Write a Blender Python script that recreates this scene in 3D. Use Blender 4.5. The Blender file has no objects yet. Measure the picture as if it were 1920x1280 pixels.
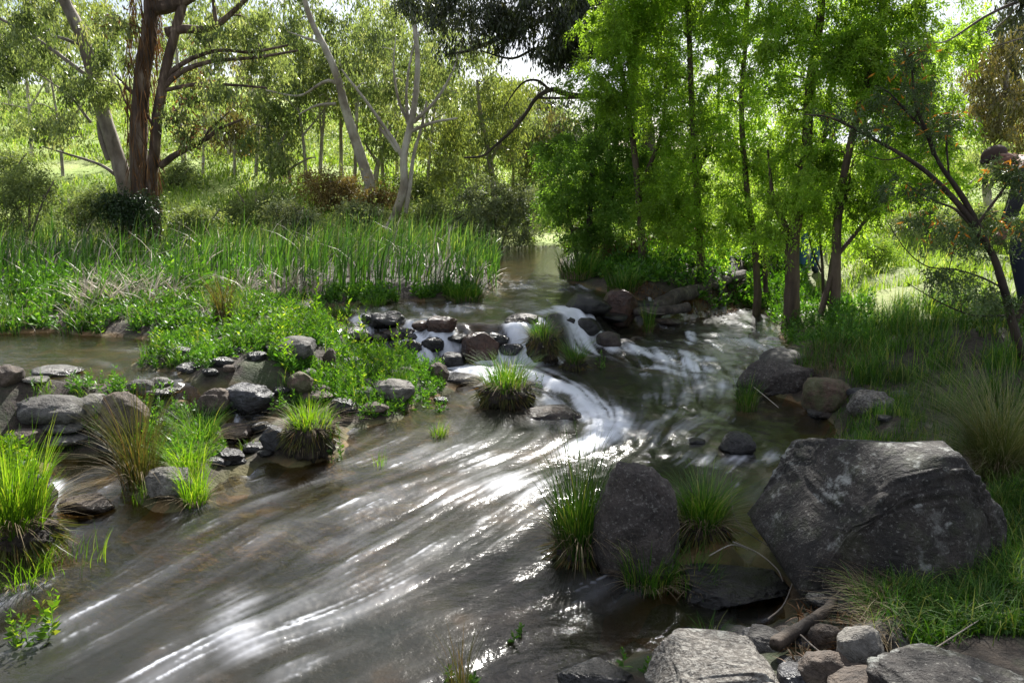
import bpy, bmesh, math, random
import numpy as np
from mathutils import Vector, Matrix, noise as mnoise
R = math.radians
rng = np.random.default_rng(7)
random.seed(7)
sc = bpy.context.scene
COL = sc.collection

# ---------------------------------------------------------------- camera
F, PITCH, EYE = 1495.0, R(11.7), 1.75
cam_d = bpy.data.cameras.new("camera"); cam = bpy.data.objects.new("camera", cam_d); COL.objects.link(cam)
cam_d.sensor_width = 36; cam_d.lens = 36 * F / 1920; cam_d.clip_end = 2000; cam_d.clip_start = 0.05
cam.location = (0, 0, EYE); cam.rotation_euler = (R(90) - PITCH, 0, 0)
sc.camera = cam
# ---------------------------------------------------------------- light
SUN_EL, SUN_AZ = R(41), R(11)            # azimuth to the right of straight ahead
sun_d = bpy.data.lights.new("sun", 'SUN'); sun = bpy.data.objects.new("sun", sun_d); COL.objects.link(sun)
sun_d.energy = 5.0; sun_d.angle = R(0.53); sun_d.color = (1.0, 0.965, 0.90)
sv = Vector((math.sin(SUN_AZ) * math.cos(SUN_EL), math.cos(SUN_AZ) * math.cos(SUN_EL), math.sin(SUN_EL)))
sun.rotation_euler = sv.to_track_quat('Z', 'Y').to_euler()
w = bpy.data.worlds.new("World"); sc.world = w; w.use_nodes = True
nt = w.node_tree; bg = nt.nodes['Background']
sky = nt.nodes.new('ShaderNodeTexSky'); sky.sky_type = 'NISHITA'; sky.sun_disc = False
sky.sun_elevation = SUN_EL; sky.sun_rotation = SUN_AZ; sky.dust_density = 1.5
tc = nt.nodes.new('ShaderNodeTexCoord'); mp = nt.nodes.new('ShaderNodeMapping'); mp.inputs['Scale'].default_value = (1, 1, 2.6)
cn = nt.nodes.new('ShaderNodeTexNoise'); cn.inputs['Scale'].default_value = 3.2; cn.inputs['Detail'].default_value = 7; cn.inputs['Roughness'].default_value = .6
cr = nt.nodes.new('ShaderNodeValToRGB'); cr.color_ramp.elements[0].position = .40; cr.color_ramp.elements[1].position = .62
mx = nt.nodes.new('ShaderNodeMixRGB'); mx.inputs[2].default_value = (9.6, 9.9, 10.8, 1)
nt.links.new(tc.outputs['Generated'], mp.inputs[0]); nt.links.new(mp.outputs[0], cn.inputs['Vector'])
nt.links.new(cn.outputs[0], cr.inputs[0]); nt.links.new(cr.outputs[0], mx.inputs[0]); nt.links.new(sky.outputs[0], mx.inputs[1])
nt.links.new(mx.outputs[0], bg.inputs[0]); bg.inputs[1].default_value = 0.05
sc.view_settings.view_transform = 'Standard'; sc.view_settings.look = 'None'
sc.view_settings.exposure = 1.42; sc.view_settings.gamma = 1
cy = sc.cycles
cy.max_bounces = 8; cy.diffuse_bounces = 4; cy.glossy_bounces = 3; cy.transmission_bounces = 4; cy.transparent_max_bounces = 8
cy.sample_clamp_indirect = 4; cy.sample_clamp_direct = 30; cy.caustics_reflective = False; cy.caustics_refractive = False
cy.use_denoising = True
try: cy.denoiser = 'OPENIMAGEDENOISE'
except Exception: pass

# ---------------------------------------------------------------- pixel <-> world helpers (pixels of the 1920x1280 photo)
cp, sp = math.cos(PITCH), math.sin(PITCH)
def raydir(px, py):
    a = (np.asarray(px, float) - 960) / F; b = -(np.asarray(py, float) - 640) / F
    return a, cp + b * sp, -sp + b * cp
def on(px, py, z=0.0):
    a, d, e = raydir(px, py); t = (np.asarray(z, float) - EYE) / np.minimum(e, -1e-3)
    return np.stack([a * t, d * t], -1)
def at(px, py, Y):
    a, d, e = raydir(px, py); t = Y / d
    return np.stack(np.broadcast_arrays(a * t, d * t, EYE + e * t), -1)
def sstep(x, a=0., b=1.):
    t = np.clip((x - a) / (b - a), 0, 1); return t * t * (3 - 2 * t)

# value noise (vectorised)
_perm = np.random.default_rng(3).random((256, 256))
def vnoise(x, y, s=1.0, o=3):
    v = 0; a = 1; tot = 0
    for k in range(o):
        X = x / s * 2**k + 17.3 * k; Y = y / s * 2**k + 9.1 * k
        xi = np.floor(X).astype(int); yi = np.floor(Y).astype(int); fx = X - xi; fy = Y - yi
        fx = fx * fx * (3 - 2 * fx); fy = fy * fy * (3 - 2 * fy)
        g = lambda i, j: _perm[(xi + i) % 256, (yi + j) % 256]
        v = v + a * ((g(0, 0) * (1 - fx) + g(1, 0) * fx) * (1 - fy) + (g(0, 1) * (1 - fx) + g(1, 1) * fx) * fy)
        tot += a; a *= .5
    return v / tot * 2 - 1

def segdist(x, y, P):
    d = np.full(np.shape(x), 1e9)
    for i in range(len(P) - 1):
        ax, ay = P[i]; bx, by = P[i + 1]; dx, dy = bx - ax, by - ay
        t = np.clip(((x - ax) * dx + (y - ay) * dy) / (dx * dx + dy * dy + 1e-12), 0, 1)
        d = np.minimum(d, (x - ax - t * dx)**2 + (y - ay - t * dy)**2)
    return np.sqrt(d)
def inside(x, y, P):
    c = np.zeros(np.shape(x), bool); n = len(P)
    for i in range(n):
        ax, ay = P[i]; bx, by = P[(i + 1) % n]
        if ay == by: continue
        c ^= ((ay > y) != (by > y)) & (x < (bx - ax) * (y - ay) / (by - ay) + ax)
    return c
def polysd(x, y, P):   # positive inside
    return segdist(x, y, np.vstack([P, P[:1]])) * np.where(inside(x, y, P), 1, -1)

# ---------------------------------------------------------------- water levels and shore
UP = 0.30
DAM = np.array([on(*p, .15) for p in [(-900, 850), (0, 805), (250, 780), (430, 775), (560, 745), (650, 655), (740, 640), (800, 652), (860, 646), (940, 650), (1000, 650), (1080, 622), (1150, 596), (1220, 585), (1300, 572), (1400, 548), (1700, 520)]])
DAMPOLY = np.vstack([DAM, [[40, 12], [40, 80], [-60, 80], [-60, 4]]])
def level(x, y):
    sd = segdist(x, y, DAM) * np.where(inside(x, y, DAMPOLY), 1, -1)
    return UP * sstep(sd, -.26, .22) + .03 * sstep(sd, -2.6, -.3)
def topix(poly):
    out = []
    for p in poly:
        z = .15
        for _ in range(25):
            q = on(p[0], p[1], z); z = .6 * z + .4 * float(level(q[0:1], q[1:2])[0])
        out.append(q)
    return np.array(out)
MAIN = topix([(845, 464), (1065, 462), (1050, 495), (1065, 528), (1130, 545), (1200, 575), (1240, 598), (1280, 592), (1284, 560), (1312, 558), (1308, 588), (1400, 572), (1450, 595), (1480, 650),
              (1430, 690), (1450, 740), (1530, 765), (1565, 800), (1570, 850), (1490, 900), (1445, 970), (1440, 1060), (1470, 1110), (1480, 1160), (1380, 1195),
              (1200, 1230), (1040, 1300), (1000, 1500), (-500, 1500), (-400, 1180), (0, 1115), (75, 1060), (100, 1000), (70, 940), (60, 890), (110, 858), (230, 850),
              (258, 890), (262, 935), (330, 958), (420, 892), (500, 865), (560, 872), (640, 850), (650, 803), (740, 788), (790, 752), (838, 735), (860, 715),
              (800, 700), (770, 665), (690, 648), (640, 634), (590, 600), (610, 575), (680, 570), (900, 560), (935, 530), (930, 500), (870, 480)])
LPOOL = topix([(-900, 650), (-300, 632), (100, 622), (330, 640), (275, 670), (250, 690), (330, 700), (375, 735), (500, 745), (520, 790), (470, 800), (460, 870), (430, 885), (425, 800), (330, 745), (240, 722), (160, 724), (0, 716), (-900, 760)])
POLYS = [MAIN, LPOOL]
def water_sd(x, y):
    return np.maximum(*[polysd(x, y, P) for P in POLYS])
def hill(x, y):
    r = np.maximum(0, y - 16.5 - .25 * np.maximum(0, x + 3))
    s = .235 - .15 * sstep(x / (y + 1e-3), -.35, .05) + .05 * sstep(x / (y + 1e-3), .25, .6)
    z = 60 * s * (1 - np.exp(-r / 60.)) * 1.05
    return z + sstep(r, 0, 8) * (.5 * vnoise(x, y, 7, 3) + 1.2 * vnoise(x + 50, y, 25, 2) * sstep(r, 5, 30))
mound_pts = [((1215, 1060), .30, .07), ((1150, 1010), .25, .05), ((1330, 1030), .28, .07)]
def ground(x, y):
    x = np.asarray(x, float); y = np.asarray(y, float)
    sd = water_sd(x, y) + .035 * vnoise(x, y, .25, 3); L = level(x, y)
    land = np.maximum(-sd, 0); wat = np.maximum(sd, 0)
    right = sstep(x - .12 * y, .1, 1.2)
    low = (1 - right)
    rise = .02 + .07 * sstep(land, 0, .18) + low * .05 * sstep(land, .1, .8) + right * (.12 * sstep(land, 0, .35) + .26 * sstep(land, .3, 2.2) + .12 * sstep(land, 1.5, 5))
    rise = rise + .18 * (1 - sstep(y, 3.2, 4.8)) * (x < -1) * sstep(land, 0, .4)
    rise = rise * (1 + .25 * vnoise(x, y, .5, 3)) + .012 * vnoise(x, y, .12, 3)
    shelf = (x < .1 * y - .9) * sstep(y, 2.6, 3.4)
    bed = -np.minimum(.30, .05 + (.05 + wat * .42) * (1 - shelf) + wat * .075 * shelf) * sstep(wat, 0, .12) + .03 * vnoise(x, y, .2, 2)
    z = L + np.where(sd > 0, bed, rise) + hill(x, y)
    for (p, r, h) in mound_pts:
        q = on(*p, .05); z = z + (h + .22) * np.exp(-((x - q[0])**2 + (y - q[1])**2) / (r * .75)**2)
    return z
def surf(x, y):
    return np.maximum(ground(x, y), level(x, y))
def gnd(px, py):
    px = np.atleast_1d(np.asarray(px, float)); py = np.atleast_1d(np.asarray(py, float)); z = np.full(px.shape, .2)
    for _ in range(14):
        q = on(px, py, z); z = .5 * z + .5 * np.minimum(surf(q[:, 0], q[:, 1]), 1.6)
    return np.column_stack([q, z])

# ---------------------------------------------------------------- mesh helpers
def link_mesh(name, V, faces=None, quads=None, mat=None, parent=None, smooth=True, attrs=None, loc=None):
    me = bpy.data.meshes.new(name); V = np.asarray(V, np.float32)
    if quads is not None:
        Q = np.asarray(quads, np.int32); n = len(Q); k = Q.shape[1]
        me.vertices.add(len(V)); me.vertices.foreach_set('co', V.ravel())
        me.loops.add(n * k); me.loops.foreach_set('vertex_index', Q.ravel())
        me.polygons.add(n); me.polygons.foreach_set('loop_start', np.arange(0, n * k, k, dtype=np.int32))
        me.update(calc_edges=True)
    else:
        me.from_pydata([tuple(map(float, v)) for v in V], [], [tuple(map(int, f)) for f in faces]); me.update()
    if smooth: me.polygons.foreach_set('use_smooth', np.ones(len(me.polygons), bool))
    for nm, (dom, arr) in (attrs or {}).items():
        a = me.attributes.new(nm, 'FLOAT', dom); a.data.foreach_set('value', np.asarray(arr, np.float32))
    if mat: me.materials.append(mat)
    o = bpy.data.objects.new(name, me); COL.objects.link(o)
    if parent: o.parent = parent
    if loc is not None: o.location = loc
    return o
def tag(o, label=None, cat=None, group=None, kind=None):
    if label: o['label'] = label
    if cat: o['category'] = cat
    if group: o['group'] = group
    if kind: o['kind'] = kind
    return o
def empty(name, loc, label, cat, group=None):
    o = bpy.data.objects.new(name, None); COL.objects.link(o); o.location = tuple(map(float, loc)); o.empty_display_size = .1
    return tag(o, label, cat, group)
def norm(v): return v / (np.linalg.norm(v, axis=-1, keepdims=True) + 1e-9)
class Tubes:
    def __init__(s): s.V = []; s.Q = []; s.n = 0
    def add(s, P, rad, seg=8, rough=0.0, res=None):
        P = np.asarray(P, float); rad = np.asarray(rad, float) * np.ones(len(P))
        if res:   # catmull-rom resample
            PP = np.vstack([2 * P[0] - P[1], P, 2 * P[-1] - P[-2]]); out = []; rr = []
            for i in range(len(P) - 1):
                for t in np.linspace(0, 1, res, endpoint=False):
                    a, b, c, d = PP[i:i + 4]
                    out.append(.5 * ((2 * b) + (c - a) * t + (2 * a - 5 * b + 4 * c - d) * t * t + (3 * b - a - 3 * c + d) * t**3)); rr.append(rad[i] * (1 - t) + rad[i + 1] * t)
            out.append(P[-1]); rr.append(rad[-1]); P = np.array(out); rad = np.array(rr)
        n = len(P); T = norm(np.gradient(P, axis=0)); ref = np.where(np.abs(T[:, 2:3]) > .9, np.array([[1, 0, 0]]), np.array([[0, 0, 1.]]))
        A = norm(np.cross(T, ref)); B = np.cross(T, A); th = np.linspace(0, 2 * np.pi, seg, endpoint=False)
        r = rad[:, None] * (1 + rough * rng.uniform(-1, 1, (n, seg)))
        V = P[:, None, :] + r[..., None] * (np.cos(th)[None, :, None] * A[:, None, :] + np.sin(th)[None, :, None] * B[:, None, :])
        s.V.append(V.reshape(-1, 3)); i = np.arange(n - 1)[:, None]; j = np.arange(seg)[None, :]; j2 = (j + 1) % seg
        q = np.stack(np.broadcast_arrays(i * seg + j, i * seg + j2, (i + 1) * seg + j2, (i + 1) * seg + j), -1).reshape(-1, 4) + s.n
        s.Q.append(q); s.n += n * seg
        return P
    def build(s, name, mat, parent=None, loc=None, off=None):
        V = np.vstack(s.V)
        if off is not None: V = V - off
        return link_mesh(name, V, quads=np.vstack(s.Q), mat=mat, parent=parent, loc=loc)
def leaves(C, D, L, W):
    """one kite-shaped leaf per row: centre, long axis, length, width"""
    N = len(C); D = norm(D); S = norm(np.cross(D, rng.normal(size=(N, 3)))); L = np.broadcast_to(L, N)[:, None]; W = np.broadcast_to(W, N)[:, None]
    nrm = np.cross(D, S)
    V = np.stack([C, C + D * L * .45 + S * W * .5 + nrm * W * .12, C + D * L, C + D * L * .45 - S * W * .5 + nrm * W * .12], 1).reshape(-1, 3)
    return V, np.arange(4 * N).reshape(N, 4)
def blades(B, h, az, lean, wd, K=4, curl=1.6):
    """curved tapering grass blades"""
    N = len(B); h = np.broadcast_to(h, N); az = np.broadcast_to(az, N); lean = np.broadcast_to(lean, N); wd = np.broadcast_to(wd, N)
    d = np.column_stack([np.cos(az), np.sin(az), 0 * az]); fa = az + np.pi / 2 + rng.normal(0, .5, N); s = np.column_stack([np.cos(fa), np.sin(fa), 0 * fa])
    t = np.linspace(0, 1, K + 1); V = []
    for k in range(K + 1):
        bend = lean * t[k]**curl
        ln = h * t[k] * (1 - .42 * np.clip(lean, 0, 1.7) * t[k]**1.5)
        p = B + d * (h * bend * t[k]**.35)[:, None] + np.array([0, 0, 1.]) * ln[:, None]
        wk = wd * (1 - t[k]**1.8 * .93) * .5
        V.append(p - s * wk[:, None]); V.append(p + s * wk[:, None])
    V = np.stack(V, 1).reshape(-1, 3); m = 2 * (K + 1); b = (np.arange(N) * m)[:, None]
    q = np.concatenate([b + np.array([2 * k, 2 * k + 1, 2 * k + 3, 2 * k + 2]) for k in range(K)], 1).reshape(-1, 4)
    return V, q
class Soup:
    def __init__(s): s.V = []; s.Q = []; s.R = []; s.n = 0
    def add(s, VQ, rnd=None):
        V, Q = VQ; s.V.append(V); s.Q.append(Q + s.n); s.n += len(V)
        per = len(Q)
        s.R.append(rng.random(per) if rnd is None else np.broadcast_to(rnd, per) if np.ndim(rnd) == 0 else np.repeat(rnd, per // len(rnd)))
    def build(s, name, mat, parent=None, off=None, loc=None, smooth=False):
        V = np.vstack(s.V)
        if off is not None: V = V - off
        return link_mesh(name, V, quads=np.vstack(s.Q), mat=mat, parent=parent, smooth=smooth, attrs={'rnd': ('FACE', np.concatenate(s.R))}, loc=loc)

# ---------------------------------------------------------------- materials
class M:
    def __init__(s, name):
        s.m = bpy.data.materials.new(name); s.m.use_nodes = True; s.t = s.m.node_tree; s.t.nodes.clear(); s.out = s.n('OutputMaterial')
    def n(s, typ, **kw):
        x = s.t.nodes.new('ShaderNode' + typ)
        for k, v in kw.items():
            if k in ('operation', 'blend_type', 'attribute_name', 'distance', 'feature', 'data_type', 'noise_dimensions', 'invert'): setattr(x, k, v)
            else: s.set(x, k, v)
        return x
    def set(s, x, k, v):
        i = x.inputs[int(k[1:])] if k[0] == '_' and k[1:].isdigit() else x.inputs[k.replace('_', ' ')]
        if isinstance(v, tuple): i.default_value = v + ((1,) if len(v) == 3 and i.type == 'RGBA' else ())
        elif isinstance(v, (int, float)): i.default_value = v
        else: s.t.links.new(v, i)
    def noise(s, scale, vec=None, detail=4, rough=.55, dist=0):
        x = s.n('TexNoise', Scale=scale, Detail=detail, Roughness=rough, Distortion=dist)
        if vec is not None: s.t.links.new(vec, x.inputs['Vector'])
        return x.outputs[0]
    def ramp(s, f, *st):
        x = s.n('ValToRGB'); e = x.color_ramp.elements
        while len(e) < len(st): e.new(.5)
        for el, (p, c) in zip(e, st): el.position = p; el.color = (c if isinstance(c, tuple) else (c, c, c)) + (1,)
        s.t.links.new(f, x.inputs[0]); return x.outputs[0]
    def mix(s, f, a, b, mode='MIX'):
        x = s.n('MixRGB', blend_type=mode); s.set(x, '_0', f); s.set(x, '_1', a); s.set(x, '_2', b); return x.outputs[0]
    def math(s, op, a, b=0.0):
        x = s.n('Math', operation=op); s.set(x, '_0', a); s.set(x, '_1', b); return x.outputs[0]
    def attr(s, nm): return s.n('Attribute', attribute_name=nm).outputs['Fac']
    def pos(s): return s.n('NewGeometry').outputs['Position']
    def obj(s): return s.n('TexCoord').outputs['Object']
    def bump(s, h, st=.5, d=.02, nrm=None):
        x = s.n('Bump', Strength=st, Distance=d, Height=h)
        if nrm is not None: s.set(x, 'Normal', nrm)
        return x.outputs[0]
    def end(s, sh): s.t.links.new(sh, s.out.inputs[0]); return s.m
def leaf_mat(name, c0, c1, c2=None, trans=.45, rough=.42, spec=.4, tint=(1.15, 1.1, .6)):
    m = M(name); r = m.attr('rnd'); st = [(0, c0), (.75, c1)] + ([(1, c2)] if c2 else [])
    c = m.ramp(r, *st); big = m.noise(2.4, m.pos(), 3)
    c = m.mix(m.ramp(big, (.42, 0.), (.62, 1.)), c, m.mix(1.0, c, (.62, .62, .6), 'MULTIPLY'))
    p = m.n('BsdfPrincipled', Base_Color=c, Roughness=rough); p.inputs['Specular IOR Level'].default_value = spec
    t = m.n('BsdfTranslucent', Color=m.mix(1.0, c, tint, 'MULTIPLY'))
    x = m.n('MixShader', _0=trans, _1=p.outputs[0], _2=t.outputs[0]); return m.end(x.outputs[0])
def bark_mat(name, c0, c1, c2, scale=6, streak=.25, bump=.5):
    m = M(name); mp = m.n('Mapping', Vector=m.pos()); mp.inputs['Scale'].default_value = (1, 1, streak)
    n1 = m.noise(scale * 1.2, mp.outputs[0], 8, .62, .4); n2 = m.noise(scale * .35, m.pos(), 3)
    c = m.ramp(n1, (.3, c0), (.5, c1), (.7, c2)); c = m.mix(m.ramp(n2, (.4, 0.), (.65, 1.)), c, m.mix(1., c, (.5, .45, .4), 'MULTIPLY'))
    p = m.n('BsdfPrincipled', Base_Color=c, Roughness=.85, Normal=m.bump(n1, bump, .04)); return m.end(p.outputs[0])
def rock_mat(name, c0, c1, lichen=.25, speck=.0, rough=.8, moss=0.0, lc=(.42, .43, .40), sc_=1.0):
    m = M(name); ps = m.obj(); n1 = m.noise(3.5 * sc_, ps, 9, .68); n2 = m.noise(22 * sc_, ps, 6, .7); n3 = m.noise(9 * sc_, ps, 6, .65, .5); n4 = m.noise(90, ps, 3, .6)
    c = m.mix(m.ramp(n1, (.38, 0.), (.60, 1.)), m.mix(1., c0, (.7, .7, .7), 'MULTIPLY'), c1)
    c = m.mix(m.ramp(n2, (.38, .9), (.58, 0.)), c, m.mix(1., c, (.42, .4, .38), 'MULTIPLY'))
    if lichen > 0:
        v = m.n('TexVoronoi', Scale=9 * sc_, Vector=m.mix(.13, ps, m.n('TexNoise', Scale=20., Vector=ps).outputs[1])); msk = m.math('MULTIPLY', m.ramp(v.outputs[0], (.12, 1.), (.24, 0.)), m.ramp(n3, (.60 - lichen * .2, 0.), (.66 - lichen * .15, 1.)))
        up = m.n('SeparateXYZ', _0=m.n('NewGeometry').outputs['Normal']).outputs[2]
        msk = m.math('MULTIPLY', msk, m.ramp(up, (.0, .12), (.6, .9)))
        blot = m.math('MULTIPLY', m.ramp(m.noise(5.5 * sc_, ps, 8, .75), (.60 - lichen * .1, 0.), (.66 - lichen * .08, .8)), m.ramp(up, (.2, .12), (.8, 1.)))
        c = m.mix(m.math('MAXIMUM', msk, blot), c, m.mix(n2, lc, (lc[0] * .6, lc[1] * .62, lc[2] * .58)))
    if speck > 0:
        c = m.mix(m.ramp(m.noise(60, ps, 4, .75), (.58 - speck * .1, 0.), (.70 - speck * .08, .45)), c, (.42, .41, .38))
    c = m.mix(m.ramp(n4, (.3, .2), (.42, 0.)), c, m.mix(1., c, (.4, .4, .4), 'MULTIPLY'))
    if moss > 0:
        c = m.mix(m.math('MULTIPLY', m.ramp(m.noise(7, ps, 6, .7), (.55 - moss * .2, 0.), (.62 - moss * .15, 1.)), moss), c, (.06, .085, .02))
    wet = m.attr('wet'); c = m.mix(1., c, (.8, .79, .77), 'MULTIPLY'); c = m.mix(m.math('MULTIPLY', wet, .85), c, m.mix(1., c, (.22, .2, .2), 'MULTIPLY'))
    rg = m.mix(wet, (rough,) * 3, (.22,) * 3)
    h = m.math('ADD', m.math('MULTIPLY', n2, .35), m.math('ADD', n3, m.math('MULTIPLY', n4, .12)))
    p = m.n('BsdfPrincipled', Base_Color=c, Roughness=rg, Normal=m.bump(h, .95, .045)); return m.end(p.outputs[0])

MT = {}
MT['willow'] = leaf_mat('willow leaf', (.16, .28, .035), (.30, .47, .07), (.46, .60, .14), .64, .45, .35, (1.5, 1.45, .6))
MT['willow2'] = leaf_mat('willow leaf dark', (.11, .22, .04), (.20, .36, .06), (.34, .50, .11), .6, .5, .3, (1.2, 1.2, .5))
MT['gum'] = leaf_mat('gum leaf', (.07, .12, .035), (.27, .34, .14), (.54, .55, .30), .6, .34, .6)
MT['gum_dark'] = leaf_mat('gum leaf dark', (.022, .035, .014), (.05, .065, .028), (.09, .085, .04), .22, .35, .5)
MT['gum_red'] = leaf_mat('gum leaf reddish', (.12, .07, .03), (.30, .12, .05), (.20, .22, .06), .35, .3, .6)
MT['gum_warm'] = leaf_mat('gum leaf warm', (.10, .10, .03), (.20, .17, .06), (.34, .21, .07), .35, .4, .5)
MT['gum_lime'] = leaf_mat('gum leaf lime', (.12, .16, .04), (.25, .31, .08), (.40, .42, .15), .48, .35, .5)
MT['scrub'] = leaf_mat('scrub leaf', (.11, .16, .05), (.25, .32, .12), (.44, .48, .24), .5, .55, .3)
MT['scrub_pale'] = leaf_mat('scrub pale leaf', (.12, .15, .08), (.22, .27, .13), (.34, .36, .2), .4, .55, .3)
MT['scrub_tan'] = leaf_mat('scrub tan leaf', (.16, .13, .06), (.30, .22, .08), (.36, .28, .13), .35, .6, .2)
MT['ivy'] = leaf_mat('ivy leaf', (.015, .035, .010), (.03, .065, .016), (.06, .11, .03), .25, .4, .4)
MT['wattle'] = leaf_mat('wattle leaf', (.05, .09, .03), (.11, .17, .06), (.2, .27, .1), .35, .5, .3)
MT['orange'] = leaf_mat('orange pod', (.50, .20, .03), (.62, .30, .05), (.7, .42, .1), .45, .5, .3, (1.2, 1., .6))
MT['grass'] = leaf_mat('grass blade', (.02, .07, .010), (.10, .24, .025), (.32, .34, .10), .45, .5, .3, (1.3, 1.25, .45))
MT['grass_lit'] = leaf_mat('lime grass blade', (.06, .15, .012), (.17, .35, .025), (.34, .42, .08), .5, .5, .3, (1.4, 1.3, .4))  # brighter copy of the grass, sunlit look put into its colour
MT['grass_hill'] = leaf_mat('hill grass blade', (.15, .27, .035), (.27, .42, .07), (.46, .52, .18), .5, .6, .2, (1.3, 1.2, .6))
MT['sedge'] = leaf_mat('sedge blade', (.07, .08, .02), (.12, .13, .03), (.26, .14, .05), .35, .5, .3)
MT['foxtail'] = leaf_mat('pale tussock blade', (.09, .13, .03), (.17, .20, .07), (.36, .32, .18), .4, .5, .3)
MT['reed'] = leaf_mat('reed blade', (.03, .09, .018), (.085, .19, .032), (.28, .36, .11), .42, .38, .5, (1.25, 1.3, .5))
MT['deadreed'] = leaf_mat('dead reed blade', (.30, .25, .17), (.46, .40, .30), (.6, .54, .44), .25, .5, .3, (1, 1, 1))
MT['weed'] = leaf_mat('water weed leaf', (.04, .12, .014), (.10, .26, .025), (.22, .38, .06), .45, .45, .4, (1.3, 1.25, .45))
MT['straw'] = leaf_mat('straw', (.16, .12, .07), (.28, .22, .13), (.4, .33, .22), .25, .6, .2, (1, 1, 1))
MT['brownfern'] = leaf_mat('brown litter', (.10, .05, .02), (.2, .10, .04), (.28, .15, .06), .25, .6, .2, (1, 1, 1))
MT['bark_pale'] = bark_mat('pale gum bark', (.22, .19, .16), (.42, .38, .33), (.58, .54, .48), 4, .5, .25)
MT['bark_grey'] = bark_mat('grey gum bark', (.12, .10, .085), (.27, .23, .20), (.38, .34, .30), 5, .35, .4)
MT['bark_brown'] = bark_mat('stringy brown bark', (.035, .026, .02), (.12, .08, .056), (.36, .28, .21), 8, .16, 1.)
MT['bark_dark'] = bark_mat('dark bark', (.02, .015, .011), (.055, .04, .028), (.10, .075, .055), 8, .3, .7)
MT['bark_willow'] = bark_mat('willow bark', (.035, .026, .017), (.10, .07, .045), (.17, .125, .085), 9, .2, .7)
MT['wood'] = bark_mat('weathered wood', (.025, .02, .017), (.07, .058, .05), (.15, .125, .105), 12, .5, .6)
MT['root'] = bark_mat('root mat', (.008, .006, .004), (.03, .021, .013), (.07, .05, .03), 20, .15, 1.)
MT['rk_grey'] = rock_mat('grey stone', (.085, .08, .074), (.16, .152, .142), .2)
MT['rk_pale'] = rock_mat('pale stone', (.15, .14, .127), (.26, .245, .22), .3)
MT['rk_dark'] = rock_mat('dark wet stone', (.012, .011, .012), (.032, .030, .030), .0, rough=.38)
MT['rk_slate'] = rock_mat('slate blue stone', (.045, .045, .055), (.085, .085, .10), .0, rough=.4)
MT['rk_brown'] = rock_mat('brown stone', (.085, .062, .047), (.16, .12, .09), .1)
MT['rk_red'] = rock_mat('reddish stone', (.14, .065, .04), (.22, .115, .075), .05, rough=.45)
MT['rk_big'] = rock_mat('lichened basalt', (.016, .013, .011), (.050, .040, .034), .5, .10, moss=.15, lc=(.52, .53, .52), sc_=.8)
MT['rk_mid'] = rock_mat('mottled basalt', (.05, .040, .036), (.10, .082, .074), .15, .25, sc_=.8)
MT['rk_speck'] = rock_mat('speckled stone', (.075, .064, .054), (.15, .132, .113), .2, 1.3, lc=(.62, .62, .58))
MT['rk_mottled'] = rock_mat('rust mottled stone', (.16, .095, .06), (.25, .19, .14), .3, moss=.6)

# ground
m = M('ground'); g = m.attr('grassy'); we = m.attr('wet'); ps = m.pos()
n1 = m.noise(2.2, ps, 8, .65); n2 = m.noise(16, ps, 8, .7); n3 = m.noise(.35, ps, 5)
soil = m.ramp(n2, (.3, (.010, .007, .005)), (.5, (.030, .021, .014)), (.7, (.075, .055, .038)))
soil = m.mix(m.ramp(n1, (.5, 0.), (.62, .75)), soil, (.035, .055, .014))
gr = m.ramp(m.math('ADD', m.math('MULTIPLY', n2, .5), m.math('MULTIPLY', n3, .5)), (.35, (.14, .20, .035)), (.5, (.24, .33, .055)), (.62, (.36, .38, .13)))
bedc = m.ramp(m.n('TexVoronoi', Scale=7., Vector=ps).outputs['Color'], (.2, (.055, .06, .020)), (.5, (.17, .135, .045)), (.8, (.30, .15, .06)))
bedc = m.mix(n2, bedc, (.07, .07, .025))
c = m.mix(g, soil, gr); c = m.mix(we, c, bedc)
MT['ground'] = m.end(m.n('BsdfPrincipled', Base_Color=c, Roughness=.85, Normal=m.bump(m.math('ADD', n2, n1), .8, .05)).outputs[0])

# ---------------------------------------------------------------- ground sheet
def axis(parts):
    out = []
    for a, b, s in parts: out.append(np.arange(a, b, s))
    return np.concatenate(out)
gx = axis([(-140, -40, 4), (-40, -12, .5), (-12, -5, .12), (-5, 4.5, .03), (4.5, 10, .12), (10, 40, .6), (40, 144, 4)])
gy = axis([(-20, .6, .6), (.6, 1.8, .1), (1.8, 9, .03), (9, 17, .08), (17, 50, .4), (50, 240, 4)])
X, Y = np.meshgrid(gx, gy); Z = np.empty_like(X)
near = (X > -12) & (X < 10) & (Y > -2) & (Y < 22)
Z[:] = UP * sstep(Y, 5, 8) + hill(X, Y) + .3 + .1 * (vnoise(X, Y, 2, 3))
Z[near] = ground(X[near], Y[near])
blend = sstep(np.maximum(np.maximum(-10 - X, X - 8), Y - 20), 0, 2)
Zf = UP * sstep(Y, 5, 8) + hill(X, Y) + .25 + .1 * vnoise(X, Y, 2, 3)
Z = Z * (1 - blend) + Zf * blend
SD = np.full_like(X, -3.); SD[near] = water_sd(X[near], Y[near])
gz_sd = SD
grassy = np.clip(sstep(Y, 13, 16) + sstep(X - .35 * Y, -.4, 1.) * sstep(Y, 6.5, 9) * .8, 0, 1) * (1 - .35 * sstep(vnoise(X, Y, 3, 3), .1, .4))
wetm = sstep(SD, -.06, .03)
nx, ny = len(gx), len(gy); ii, jj = np.meshgrid(np.arange(nx - 1), np.arange(ny - 1)); b = (jj * nx + ii).ravel()
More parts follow.
